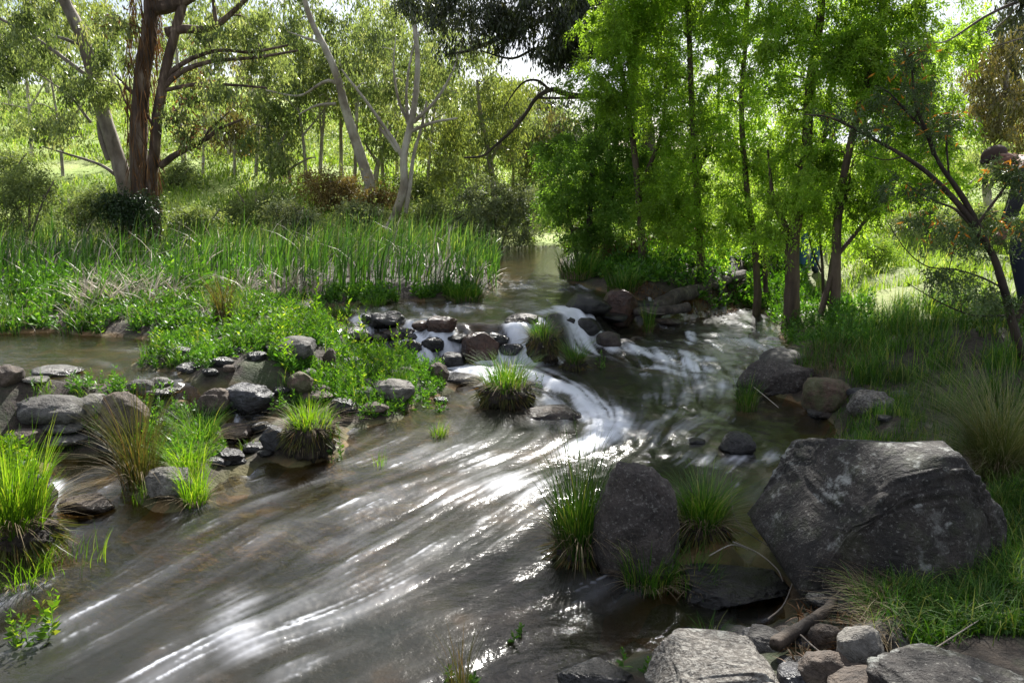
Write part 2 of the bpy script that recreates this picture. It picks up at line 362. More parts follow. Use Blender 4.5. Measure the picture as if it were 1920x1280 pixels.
ground_o = link_mesh('ground', np.column_stack([X.ravel(), Y.ravel(), Z.ravel()]), quads=np.column_stack([b, b + 1, b + nx + 1, b + nx]), mat=MT['ground'],
                     attrs={'grassy': ('POINT', grassy.ravel()), 'wet': ('POINT', wetm.ravel())})
tag(ground_o, kind='structure')
def gh(x, y):   # fast lookup
    x = np.asarray(x, float); y = np.asarray(y, float)
    i = np.clip(np.searchsorted(gx, x) - 1, 0, nx - 2); j = np.clip(np.searchsorted(gy, y) - 1, 0, ny - 2)
    fx = np.clip((x - gx[i]) / (gx[i + 1] - gx[i]), 0, 1); fy = np.clip((y - gy[j]) / (gy[j + 1] - gy[j]), 0, 1)
    return (Z[j, i] * (1 - fx) + Z[j, i + 1] * fx) * (1 - fy) + (Z[j + 1, i] * (1 - fx) + Z[j + 1, i + 1] * fx) * fy

# ---------------------------------------------------------------- water: streaks follow the current
RX0, RX1, RY0, RY1, RS = -5.2, 3.9, 1.2, 12.2, .0085
rx = np.arange(RX0, RX1, RS); ry = np.arange(RY0, RY1, RS); nxr, nyr = len(rx), len(ry)
FLOW = [(1000, 480, -5, 20), (960, 530, -20, 30), (900, 570, -20, 30), (700, 590, 5, 10), (820, 620, 8, 20), (940, 620, 8, 25), (1040, 610, 20, 14), (1180, 590, 10, 10),
        (740, 660, 30, 20), (850, 690, 40, 12), (950, 700, 40, 14), (1050, 740, 40, 24), (1120, 770, 25, 30), (1130, 810, -15, 30), (1080, 850, -40, 22), (980, 890, -45, 24),
        (1120, 640, 40, 10), (1230, 680, 35, 18), (1270, 740, 5, 30), (1240, 800, -25, 30), (1180, 850, -40, 24), (1300, 570, 8, 14), (1400, 610, -10, 25), (1350, 700, -12, 30), (1330, 780, -25, 25),
        (1450, 830, -40, 10), (1300, 860, -40, 10), (1350, 920, -30, 20), (860, 780, 25, 8), (900, 840, -30, 15), (700, 830, -35, 12), (600, 900, -40, 14), (450, 950, -40, 16), (800, 950, -40, 24), (650, 1020, -38, 24),
        (500, 1100, -38, 25), (300, 1050, -40, 20), (200, 1150, -40, 22), (900, 1050, -38, 22), (950, 1180, -38, 16), (700, 1200, -38, 20), (300, 1250, -40, 20), (50, 1250, -40, 20), (1150, 1180, -30, 10), (150, 700, 30, 0), (450, 780, 5, 30), (300, 950, -20, 20)]
fp = []; fv = []
for (a, b_, c_, d_) in FLOW:
    z0 = UP if b_ < 600 and not (1000 < a < 1300 and b_ > 605) else 0.03
    p0 = on(a, b_, z0); p1 = on(a + c_, b_ + d_, z0); fp.append(p0); v = p1 - p0; fv.append(v / np.linalg.norm(v))
fp = np.array(fp); fv = np.array(fv)
cs = 8; cx_ = rx[::cs]; cy_ = ry[::cs]; CX, CY = np.meshgrid(cx_, cy_); VX = 0 * CX; VY = 0 * CX; WW = 1e-9 + 0 * CX
for (px_, py_), (vx_, vy_) in zip(fp, fv):
    sg = .28 + .05 * py_; wgt = np.exp(-((CX - px_)**2 + (CY - py_)**2) / (2 * sg * sg)) + 1e-5 / (1 + (CX - px_)**2 + (CY - py_)**2)
    VX += wgt * vx_; VY += wgt * vy_; WW += wgt
VX /= WW; VY /= WW
wob = vnoise(CX, CY, .7, 2) * .35; VX, VY = VX * np.cos(wob) - VY * np.sin(wob), VX * np.sin(wob) + VY * np.cos(wob)
ln = np.hypot(VX, VY) + 1e-6; VX /= ln; VY /= ln
def bil(A, fx, fy):
    h, w_ = A.shape; fx = np.clip(fx, 0, w_ - 1.001); fy = np.clip(fy, 0, h - 1.001); i = fx.astype(np.int32); j = fy.astype(np.int32); u = (fx - i).astype(np.float32); v = (fy - j).astype(np.float32)
    return (A[j, i] * (1 - u) + A[j, i + 1] * u) * (1 - v) + (A[j + 1, i] * (1 - u) + A[j + 1, i + 1] * u) * v
RI, RJ = np.meshgrid(np.arange(nxr, dtype=np.float32), np.arange(nyr, dtype=np.float32))
VXf = bil(VX.astype(np.float32), RI / cs, RJ / cs); VYf = bil(VY.astype(np.float32), RI / cs, RJ / cs)
def band(s):   # gaussian-filtered noise, s in cells
    n0 = np.random.default_rng(int(s * 10)).normal(size=(nyr, nxr)).astype(np.float32); f = np.fft.rfft2(n0)
    ky = np.fft.fftfreq(nyr)[:, None]; kx = np.fft.rfftfreq(nxr)[None, :]; k2 = (kx**2 + ky**2) * (2 * np.pi)**2
    o = np.fft.irfft2(f * np.exp(-k2 * s * s / 2), s=(nyr, nxr)).astype(np.float32); return o / o.std()
NS = [band(.9), band(4.2), band(14.)]; ACC = [0 * RI for _ in NS]
for sgn in (1, -1):
    fx = RI.copy(); fy = RJ.copy()
    for k in range(34):
        wk = math.cos(k / 34 * math.pi / 2)**1.2
        i = np.clip(fx, 0, nxr - 1).astype(np.int32); j = np.clip(fy, 0, nyr - 1).astype(np.int32)
        for q in range(3):
            if (q == 0 and k > 11) or (q == 1 and k > 22): continue
            ACC[q] += NS[q][j, i] * wk
        fx += sgn * VXf[j, i] * 1.9; fy += sgn * VYf[j, i] * 1.9
ACC = [a / a.std() for a in ACC]
WX, WY = np.meshgrid(rx, ry)
def wpoly(pts): return np.array([on(a, b_, UP if b_ < 600 else (.2 if b_ < 650 else .03)) for a, b_ in pts])
FOAM_GLINT = [([(660, 622), (720, 636), (800, 640), (870, 645), (940, 645), (1000, 655)], .17, .8), ([(700, 650), (760, 662), (830, 672), (900, 676), (980, 680)], .20, 1.1), ([(760, 680), (840, 692), (920, 700), (1000, 712), (1060, 735)], .20, 1.2),
        ([(1000, 700), (1060, 725), (1110, 755), (1130, 790)], .20, 1.15), ([(1135, 785), (1130, 815), (1090, 838)], .17, .75), ([(1090, 840), (1040, 865), (970, 900)], .22, .42), ([(900, 710), (1000, 735), (1080, 770)], .16, .7),
        ([(1060, 600), (1110, 628), (1170, 652), (1250, 668), (1310, 688)], .17, 1.05), ([(1100, 606), (1180, 620), (1270, 628), (1320, 640)], .12, .7), ([(1120, 650), (1200, 680), (1300, 700)], .13, .7), ([(900, 600), (1000, 596), (1060, 600)], .14, .45),
        ([(1310, 690), (1280, 750), (1240, 800), (1180, 840), (1120, 865)], .26, .30), ([(1540, 850), (1440, 845), (1360, 850), (1250, 855), (1150, 875)], .14, .42), ([(1400, 845), (1500, 850)], .10, .45), ([(1350, 700), (1330, 760), (1290, 810)], .2, .22),
        ([(450, 1110), (430, 1160), (470, 1200)], .13, .26), ([(1296, 578), (1294, 596)], .07, .9), ([(640, 1060), (430, 1180)], .18, .14), ([(960, 870), (800, 940), (640, 1010)], .28, .16),
        ([(95, 900), (80, 965)], .06, .8), ([(430, 765), (425, 805)], .06, .7), ([(430, 800), (490, 800)], .06, .6), ([(455, 866), (475, 892)], .05, .8), ([(720, 605), (1000, 585)], .3, .22), ([(1370, 585), (1440, 630)], .22, .5), ([(1230, 655), (1290, 665)], .12, .4), ([(1400, 690), (1360, 720)], .12, .4), ([(1240, 740), (1290, 770)], .16, .4), ([(1330, 760), (1390, 780)], .12, .3), ([(900, 560), (1000, 580)], .3, .2), ([(950, 538), (1100, 545)], .5, .30)]  # right-channel and upper-pool strokes paint sun glitter and sky sheen as white
foam = 0 * WX
for pts, wd, st in FOAM_GLINT:
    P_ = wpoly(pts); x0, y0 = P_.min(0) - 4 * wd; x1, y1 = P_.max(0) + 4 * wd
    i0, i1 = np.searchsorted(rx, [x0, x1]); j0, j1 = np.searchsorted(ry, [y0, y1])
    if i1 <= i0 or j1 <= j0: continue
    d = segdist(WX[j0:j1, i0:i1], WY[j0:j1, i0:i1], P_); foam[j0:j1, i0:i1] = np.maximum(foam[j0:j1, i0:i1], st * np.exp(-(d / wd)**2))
fine, mid, big_ = ACC
drop = level(WX[::4, ::4], WY[::4, ::4]); gyy, gxx = np.gradient(drop, RS * 4); slope = np.hypot(gxx, gyy)
slope = bil(slope.astype(np.float32), RI / 4, RJ / 4)
calm = sstep(WY, 9.6, 11.6) * .75 + sstep(-WX - .02 * WY, 2.9, 3.8) * sstep(WY, 4.8, 5.6)
calm = np.clip(calm, 0, 1)
rap = np.clip(slope * 1.2 + foam * .6, 0, 1.3)
bund = sstep(big_ * .6 + 1.5 * vnoise(WX, WY, .26, 3) + .4 * mid, .1, 1.9)          # bundles of painted sun-sparkle threads
wave = (1 - calm) * (.0010 * mid + .0022 * big_ + .0009 * fine * (.3 + 1.4 * bund)) + .0022 * vnoise(WX, WY, .09, 2) + rap * (.013 * mid + .026 * big_ + .0018 * fine) + .0008 * mid
wave = wave + .009 * vnoise(WX, WY, .55, 2) * (1 - calm)
foam_glint_v = np.clip(foam * (.70 + .32 * mid + .20 * fine + .30 * big_ - .35 * sstep(vnoise(WX, WY, .22, 2), .25, .7)) , 0, 1)
chopm = sstep(WX - .12 * WY, -.5, .3) * sstep(WY, 4.4, 5.2) * (1 - sstep(WY, 11.3, 12.)) + .8 * sstep(WY, 7.4, 8.2) * sstep(WX, -1.6, -.6) * (1 - sstep(WY, 11.3, 12.)); chopm = np.clip(chopm, 0, 1)
wave = wave + chopm * (.009 * vnoise(WX, WY, .11, 3) + .010 * vnoise(WX + 9, WY, .28, 2))
foam = foam * (1 - .75 * chopm * sstep(vnoise(WX, WY * .8, .075, 3), -.15, .3) * (foam < .56))
lump = vnoise(WX, WY, .17, 2); wave = wave + np.clip(slope * 1.4, 0, 1) * (.030 * lump + .016 * vnoise(WX + 3, WY, .07, 2))
foam = foam * (1 - .45 * np.clip(slope * 1.4, 0, 1) * sstep(lump, .05, .5))
silk_sheen = np.clip((.045 + .02 * mid + .022 * big_ + bund * (.07 + .50 * sstep(fine, .8, 2.2) + .05 * sstep(mid, .2, 2.)) + .012 * fine) * (1 - calm), 0, .75)  # silvery sheen and sparkle painted as pale streaks along the current
foam_glint_v = np.clip(np.maximum(foam_glint_v, silk_sheen * .9), 0, 1)
# water mesh
us = np.linspace(-.95, .78, 820); vs = []
yv = 1.25
while yv < 22: vs.append(yv); yv += max(.011, .0011 * yv**1.75)
vs = np.array(vs); U, V_ = np.meshgrid(us, vs); wx = U * np.maximum(V_, 2.4); wy = V_ + 0 * U
Lw = level(wx, wy); fi = (wx - RX0) / RS; fj = (wy - RY0) / RS
ok = ((fi > 1) & (fi < nxr - 2) & (fj > 1) & (fj < nyr - 2)).astype(float); edge = np.clip(np.minimum.reduce([fi, nxr - 1 - fi, fj, nyr - 1 - fj]) / 60, 0, 1)
wz = Lw + bil(wave.astype(np.float32), fi, fj) * edge
w_foam_glint = bil(foam_glint_v.astype(np.float32), fi, fj) * edge; wcalm = 1 - (1 - bil(calm.astype(np.float32), fi, fj)) * edge
wsd = water_sd(wx, wy); gdep = Lw - gh(wx, wy)
dep = np.clip(gdep, 0, .4)
nv, nu = wx.shape; ii, jj = np.meshgrid(np.arange(nu - 1), np.arange(nv - 1)); b = (jj * nu + ii).ravel()
Q = np.column_stack([b, b + 1, b + nu + 1, b + nu]); keep = (gdep.ravel()[Q] > -.05).any(1) & (wsd.ravel()[Q] > -.35).any(1); Q = Q[keep]
used = np.unique(Q); remap = -np.ones(wx.size, int); remap[used] = np.arange(len(used)); Q = remap[Q]
m = M('stream water'); ps = m.pos(); fo = m.attr('foam'); ca = m.attr('calm'); dp = m.attr('depth')
mpg = m.n('Mapping', Vector=ps); mpg.inputs['Scale'].default_value = (1, 2.2, 1)
rip = m.noise(9, mpg.outputs[0], 5, .6, .3); rip2 = m.noise(34, ps, 3, .6)
bh = m.math('ADD', m.math('MULTIPLY', rip, m.math('ADD', m.math('MULTIPLY', ca, .16), .10)), m.math('MULTIPLY', rip2, .07)); bn = m.bump(bh, .55, .06)
fr = m.n('Fresnel', IOR=1.36, Normal=bn).outputs[0]
murk = m.ramp(m.noise(1.6, ps, 5, .6), (.35, (.010, .012, .008)), (.55, (.022, .020, .014)), (.72, (.062, .038, .017)))
tr = m.n('BsdfTransparent', Color=(.80, .72, .48)); df = m.n('BsdfDiffuse', Color=murk)
body = m.n('MixShader', _0=m.ramp(dp, (.02, .05), (.14, .34), (.31, .93)), _1=tr.outputs[0], _2=df.outputs[0])
gl = m.n('BsdfAnisotropic', Color=(1., 1., 1.), Roughness=m.ramp(ca, (0., .15), (1., .06)), Normal=bn)
s1 = m.n('MixShader', _0=fr, _1=body.outputs[0], _2=gl.outputs[0])
fm = m.n('BsdfPrincipled', Base_Color=m.ramp(fo, (.08, (.14, .143, .155)), (.3, (.38, .39, .43)), (.6, (.62, .645, .71))), Roughness=.5); fm.inputs['Subsurface Weight'].default_value = 0  # white for froth; the greys stand in for sky sheen on the water
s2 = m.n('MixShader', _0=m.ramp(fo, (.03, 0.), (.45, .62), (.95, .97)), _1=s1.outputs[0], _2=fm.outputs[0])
MT['water'] = m.end(s2.outputs[0])
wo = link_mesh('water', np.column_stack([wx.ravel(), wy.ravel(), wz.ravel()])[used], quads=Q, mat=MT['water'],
               attrs={'foam': ('POINT', w_foam_glint.ravel()[used]), 'calm': ('POINT', wcalm.ravel()[used]), 'depth': ('POINT', dep.ravel()[used])})
tag(wo, kind='structure')

# ---------------------------------------------------------------- rocks
_ico = {}
def ico(n):
    if n not in _ico:
        bm = bmesh.new(); bmesh.ops.create_icosphere(bm, subdivisions=n, radius=1.0)
        _ico[n] = (np.array([v.co[:] for v in bm.verts]), np.array([[v.index for v in f.verts] for f in bm.faces])); bm.free()
    return _ico[n]
def rock(px, pyb, wp, hp, mat, label, name='rock', ang=.35, flat=.55, dpt=.8, tilt=0., sub=4, seed=None, cat='rock', rotz=None, bury=.28, group=None, soft=2.0, yoff=0., cuts=None):
    """px = centre, pyb = bottom edge, wp/hp = size, all in photo pixels"""
    r = np.random.default_rng(seed if seed is not None else int(px * 7 + pyb * 13) % 99991)
    if 590 < pyb < 700 and 660 < px < 1200: ang = max(ang, .28); soft = 1.6
    base = gnd(px, pyb)[0]; d = math.hypot(base[0], base[1]); dist = math.hypot(d, EYE - base[2])
    W = wp * dist / F; a = math.atan2(EYE - base[2], d); D = W * dpt
    Hh = max(hp * dist / F - D * math.sin(a) * .8, .12 * W) / math.cos(a)
    cx, cy2 = base[0], base[1] + D * .45 + yoff; gz = float(surf(np.array([cx]), np.array([cy2]))[0])
    V0, Fc = ico(sub); V = V0.copy()
    V = np.sign(V) * np.abs(V)**(2 / (soft + 1.0)) ; V /= np.maximum(np.linalg.norm(V, axis=1, keepdims=True)**.5, .3)
    off = Vector(r.uniform(-50, 50, 3))
    nn = np.array([mnoise.fractal(Vector(v * 1.1) + off, 1.0, 2.0, 3) for v in V0]); V = V * (1 + nn * .20)[:, None]
    for k in range(int(5 + ang * 18)):
        n = r.normal(size=3); n /= np.linalg.norm(n); c = r.uniform(.86 - ang * .5, .98); e = V @ n - c; V -= np.where(e > 0, e * .88, 0)[:, None] * n
    for n, c in (cuts or []):
        n = np.array(n, float); n /= np.linalg.norm(n); e = V @ n - c; V -= np.where(e > 0, e * .93, 0)[:, None] * n
    nn = np.array([mnoise.fractal(Vector(v * 4.2) + off, 1.0, 2.1, 4) for v in V0]); V = V * (1 + nn * (.035 if sub < 5 else .042))[:, None]
    if sub >= 4:
        rd = np.array([1 - abs(mnoise.noise(Vector(v * 2.3) + off)) * 2 for v in V0]); V = V * (1 - np.clip(rd - .72, 0, 1) * (.22 if sub < 6 else .07))[:, None]
    rz = r.uniform(-.3, .3) if rotz is None else rotz
    c, s = math.cos(rz), math.sin(rz); V = V @ np.array([[c, s, 0], [-s, c, 0], [0, 0, 1]])
    c, s = math.cos(tilt), math.sin(tilt); V = V @ np.array([[c, 0, s], [0, 1, 0], [-s, 0, c]])
    ext = V.max(0) - V.min(0); V = (V - (V.max(0) + V.min(0)) / 2) / ext
    V[:, 2] += .5; hf = Hh / (1 - bury); V = V * np.array([W, D, hf]); V[:, 2] -= hf * bury
    wl = level(np.array([cx]), np.array([cy2]))[0]; zz = gz + V[:, 2]
    near_w = float(water_sd(np.array([cx]), np.array([cy2]))[0]) > -.12
    wet = sstep(-(zz - wl), -.07 - .0, -.015) * (1. if near_w else .25)
    if 590 < pyb < 700 and 660 < px < 1200: wet = np.maximum(wet, .75)
    o = link_mesh(name, V, quads=Fc, mat=MT[mat], loc=(cx, cy2, gz), attrs={'wet': ('POINT', wet)}); tag(o, label, cat, group)
    return o
ROCKS = [
 (89, 707, 80, 20, 'rk_pale', 'flat pale stone alone in the still pool at far left', {}),
 (8, 752, 46, 33, 'rk_brown', 'brown stone cut by the left edge of the photo beside the big grey boulder', {}),
 (75, 774, 112, 52, 'rk_grey', 'big smooth grey boulder below the flat pool stone, largest of the left pile', dict(ang=.1)),
 (57, 724, 40, 13, 'rk_pale', 'small low pale stone peeping out behind the big smooth grey boulder', {}),
 (160, 762, 72, 42, 'rk_pale', 'pale rounded stone just right of the big smooth grey boulder', dict(ang=.2)),
 (260, 740, 46, 28, 'rk_grey', 'dark mossy stone, left one of the two behind the pale slab', {}),
 (294, 733, 42, 22, 'rk_pale', 'pale stone, right one of the two behind the pale slab', {}),
 (282, 750, 84, 17, 'rk_pale', 'long flat pale slab beside the sluice behind the tall sedge', {}),
 (225, 832, 88, 76, 'rk_brown', 'tilted dark brown boulder leaning behind the tall sedge', dict(tilt=.5, ang=.5)),
 (56, 808, 58, 21, 'rk_dark', 'thin dark flat stone below the big smooth grey boulder', {}),
 (103, 829, 74, 28, 'rk_grey', 'loaf shaped grey stone below the thin dark flat one', dict(ang=.08)),
 (33, 840, 60, 33, 'rk_brown', 'dark brown rounded stone left of the loaf shaped grey one', dict(ang=.12)),
 (100, 853, 80, 27, 'rk_grey', 'flat grey stone, lowest of the left pile above the dark hollow', {}),
 (88, 790, 34, 16, 'rk_dark', 'small black stone under the big smooth grey boulder', dict(sub=3)),
 (156, 787, 30, 16, 'rk_grey', 'small grey stone among weeds right of the big smooth boulder', dict(sub=3)),
 (391, 744, 62, 54, 'rk_brown', 'brown blocky stone at the head of the small sluice', dict(ang=.55)),
 (447, 737, 98, 56, 'rk_slate', 'large dark smooth boulder touching the brown blocky stone', dict(ang=.08)),
 (462, 770, 68, 28, 'rk_slate', 'wet blue grey stone washed over by the small sluice', {}),
 (434, 829, 62, 35, 'rk_brown', 'pinkish brown oval stone at the foot of the small sluice', dict(ang=.1)),
 (488, 813, 36, 24, 'rk_dark', 'small black jagged stone right of the pinkish oval one', {}),
 (514, 850, 52, 46, 'rk_slate', 'tilted slate coloured stone left of the root bound grass clump', dict(tilt=.4, ang=.6)),
 (526, 769, 34, 16, 'rk_dark', 'small wet black stone above the root bound grass clump', dict(sub=3)),
 (556, 748, 52, 42, 'rk_mottled', 'upright lichened block in the weeds above the root bound grass clump', dict(ang=.6, tilt=-.3)),
 (532, 674, 98, 45, 'rk_grey', 'broad grey stone on the top of the weedy island', dict(ang=.35)),
 (616, 692, 26, 40, 'rk_brown', 'narrow brown stone standing in weeds right of the broad island stone', dict(sub=3)),
 (594, 694, 14, 13, 'rk_pale', 'tiny pale stone beside the narrow brown one on the island', dict(sub=3)),
 (682, 732, 38, 25, 'rk_pale', 'small pale stone, upper one left of the pale island boulder', {}),
 (684, 752, 44, 27, 'rk_grey', 'small grey stone, lower one left of the pale island boulder', {}),
 (732, 757, 84, 50, 'rk_pale', 'pale pitted boulder at the right end of the island', dict(ang=.5)),
 (710, 709, 74, 17, 'rk_grey', 'flat grey slab lying behind the pale pitted boulder', {}),
 (818, 714, 46, 36, 'rk_brown', 'mauve brown stone at the island tip beside the rapids', {}),
 (868, 723, 74, 26, 'rk_slate', 'low black wet slab left of the domed grass clump', dict(ang=.5)),
 (667, 643, 54, 26, 'rk_pale', 'pale flat stone at the left end of the stone weir', {}),
 (718, 645, 75, 31, 'rk_dark', 'smooth black slab on the weir right of the pale flat one', dict(ang=.15)),
 (737, 625, 68, 28, 'rk_brown', 'brown stone behind the smooth black slab on the weir', {}),
 (763, 670, 54, 36, 'rk_dark', 'jagged black stone below the smooth black slab of the weir', dict(ang=.6)),
 (810, 637, 44, 27, 'rk_dark', 'rounded black stone standing proud in the left of the weir', dict(ang=.15)),
 (790, 650, 37, 21, 'rk_red', 'low reddish stone awash below the rounded black one', dict(sub=3)),
 (826, 659, 61, 32, 'rk_red', 'reddish brown wet stone in the rapids below the rounded black one', {}),
 (900, 662, 73, 52, 'rk_red', 'big rust coloured boulder with white water pouring over it', dict(ang=.1, bury=.4)),
 (928, 634, 54, 28, 'rk_dark', 'dark stone behind the rust coloured boulder on the weir', {}),
 (848, 689, 49, 31, 'rk_dark', 'dark pointed stone in the white water above the low black slab', dict(tilt=.4, ang=.6)),
 (978, 614, 66, 26, 'rk_brown', 'brown wet stone on the weir left of the tall grass pillar', dict(ang=.5)),
 (1062, 612, 34, 14, 'rk_dark', 'little black stone right of the tall grass pillar', dict(sub=3)),
 (1102, 634, 58, 34, 'rk_dark', 'small black stone in the right hand rapids below the big dark pair', dict(ang=.4)),
 (1143, 651, 47, 33, 'rk_brown', 'rounded brown stone with white water curling over its left side', dict(ang=.15)),
 (1105, 603, 94, 45, 'rk_dark', 'big dark wet boulder left of the red boulder on the weir', dict(ang=.5)),
 (1166, 612, 68, 62, 'rk_red', 'tilted red boulder standing on the weir by the driftwood', dict(ang=.55, tilt=-.45)),
 (1146, 615, 70, 22, 'rk_dark', 'low black wet rock under the tilted red boulder', {}),
 (1040, 788, 120, 34, 'rk_brown', 'brown domed rock half drowned in the white bend of the rapids', dict(ang=.08, bury=.72)),
 (860, 628, 44, 18, 'rk_dark', 'flat black stone awash between the rounded black one and the dark upper stones', {}),
 (960, 640, 44, 24, 'rk_slate', 'slaty wet stone right of the big rust coloured boulder', {}),
 (760, 628, 36, 14, 'rk_dark', 'thin black ledge stone at the top lip of the weir', {}),
 (1040, 632, 36, 18, 'rk_dark', 'dark stone just behind the ragged grass clump', {}),
 (885, 676, 46, 16, 'rk_brown', 'brown stone awash at the foot of the big rust coloured boulder', {}),
 (1210, 596, 56, 24, 'rk_dark', 'black rock wedged under the driftwood', {}),
 (1250, 612, 60, 18, 'rk_brown', 'low brown rock in front of the driftwood', {}),
 (1389, 852, 64, 45, 'rk_dark', 'black rock standing alone midstream right of centre', dict(ang=.5)),
 (1310, 833, 30, 14, 'rk_dark', 'small black rock just left of the lone black midstream rock', dict(sub=3)),
 (1478, 742, 152, 70, 'rk_mid', 'large flat topped slab on the right bank', dict(ang=.5, soft=3)),
 (1478, 696, 96, 50, 'rk_grey', 'grey rock half under grass behind the flat topped slab', {}),
 (1562, 774, 88, 68, 'rk_mottled', 'rust and cream mottled rock right of the flat topped slab', dict(ang=.35)),
 (1648, 772, 88, 48, 'rk_speck', 'pale rough rock sunk in the grassy bank', dict(ang=.3)),
 (1200, 1096, 160, 224, 'rk_mid', 'tall rounded brown boulder between the grass clumps in the foreground', dict(ang=.0, sub=5, tilt=.30, dpt=.95, bury=.38, soft=1.5, seed=8)),
 (1396, 1146, 190, 76, 'rk_dark', 'flat black wedge shaped rock below the two foreground boulders', dict(ang=.6, sub=5)),
 (1122, 1290, 138, 84, 'rk_dark', 'dark wet rock at the bottom edge left of the speckled rock', dict(ang=.5, sub=5)),
 (1362, 1330, 236, 138, 'rk_speck', 'speckled pale flat topped rock at the bottom edge', dict(ang=.6, sub=5, soft=3)),
 (1446, 1222, 84, 48, 'rk_grey', 'grey rock tucked behind the speckled one', dict(ang=.3)),
 (1555, 1218, 54, 48, 'rk_brown', 'small square brown rock right of the charred branch', dict(ang=.4)),
 (1562, 1296, 98, 78, 'rk_brown', 'rounded brown rock right of the speckled rock at bottom', dict(ang=.3)),
 (1622, 1262, 80, 88, 'rk_pale', 'tan upright rock under the drooping grass', dict(ang=.5)),
 (1510, 1300, 78, 56, 'rk_slate', 'blue grey rock at the bottom edge against the speckled one', {}),
 (1672, 1216, 96, 60, 'rk_grey', 'grey rock under the hanging dry grass', {}),
 (1852, 1345, 262, 122, 'rk_big', 'broad lichen spotted rock in the bottom right corner', dict(ang=.35, sub=5)),
 (1670, 1330, 150, 76, 'rk_brown', 'smooth brown rock left of the bottom right corner rock', dict(ang=.15)),
 (58, 968, 60, 80, 'rk_dark', 'wet black rock with a trickle beside the lime grass', dict(ang=.4)),
 (147, 968, 90, 42, 'rk_brown', 'flat wet brown rock in the shallows beside the trickle', dict(ang=.5)),
 (302, 942, 82, 52, 'rk_pale', 'pale rounded stone below the tall sedge at the stream edge', dict(ang=.1, sub=5)),
 (424, 872, 52, 34, 'rk_dark', 'dark stone with a little fall right of the pale rounded one', {}),
 (322, 842, 30, 20, 'rk_pale', 'small pale stone behind the tall sedge', dict(sub=3)),
 (215, 862, 96, 26, 'rk_dark', 'wet black ledge above the dark hollow', dict(ang=.5)),
 (1600, 1150, 120, 50, 'rk_dark', 'black stone in the gap below the great boulder', dict(ang=.4)),
 (465, 640, 40, 16, 'rk_brown', 'small brown stone in weeds behind the island', dict(sub=3)),
 (455, 566, 58, 18, 'rk_brown', 'brown stone at the foot of the reeds', dict(sub=3)),
 (330, 672, 44, 20, 'rk_dark', 'dark stone half hidden in weeds at the left of the island', {}),
 (400, 662, 30, 16, 'rk_brown', 'small brown stone in the middle of the island weeds', dict(sub=3)),
 (655, 690, 46, 24, 'rk_slate', 'bluish stone in weeds right of the broad island stone', {}),
 (590, 760, 60, 26, 'rk_brown', 'dark brown stone above the root bound grass clump', {}),
 (640, 780, 50, 30, 'rk_dark', 'black muddy stone at the undercut island bank', {}),
 (700, 782, 56, 22, 'rk_brown', 'muddy brown stone under the pale pitted boulder', {}),
 (350, 702, 50, 20, 'rk_dark', 'wet black stone at the top of the small sluice', {}),
 (85, 602, 34, 9, 'rk_pale', 'low pale stone at the left edge of the weed mat', dict(sub=3)),
]
for (a, b_, c_, d_, mt, lb, kw) in ROCKS: rock(a, b_, c_, d_, mt, lb, group='stones in and beside the stream', **kw)
rock(1708, 1110, 400, 306, 'rk_big', 'great dark boulder crusted with white lichen at right foreground', 'boulder', ang=.3, sub=6, dpt=.8, seed=23, soft=4.5, rotz=.10, bury=.46, tilt=.0, cat='boulder',
     cuts=[((.10, .35, 1), .84), ((-1, -.15, .85), .66), ((1, -.2, .75), .86), ((-.12, -1, .42), .78), ((.6, -1, .25), .84), ((-.55, -1, .1), .84)])
# pebbles and cobbles on the bank and in the shallows
r_ = random.Random(5)
PEB = [(1300, 1190, 1500, 1200), (1480, 1180, 1640, 1280), (120, 780, 330, 840), (340, 840, 500, 880), (640, 690, 830, 760), (660, 600, 780, 640), (360, 760, 560, 860), (290, 660, 500, 740), (560, 690, 720, 770), (1500, 740, 1700, 800)]
LB = ['pebbles by the charred branch', 'pebbles below the great boulder', 'pebbles in the left stone pile', 'pebbles by the little fall', 'pebbles at the island tip', 'pebbles at the left end of the weir', 'pebbles along the small sluice', 'stones in the left of the island weeds', 'stones in the right of the island weeds', 'pebbles under the right bank']
ks = 0
protos = []
for (x0, y0, x1, y1), lb in zip(PEB, LB):
    for k in range(11):
        a, b_ = r_.uniform(x0, x1), r_.uniform(y0, y1); sz = r_.uniform(15, 42) * (1.4 if y0 > 1000 else 1)
        mt = r_.choice(['rk_grey', 'rk_brown', 'rk_dark', 'rk_dark', 'rk_slate'])
        rock(a, b_, sz, sz * .5, mt, {'rk_grey': 'small grey', 'rk_brown': 'small brown', 'rk_dark': 'small black', 'rk_pale': 'small pale', 'rk_slate': 'small bluish'}[mt] + ' loose stone among ' + lb, 'pebble', sub=3, cat='pebble', group=lb, ang=.2)

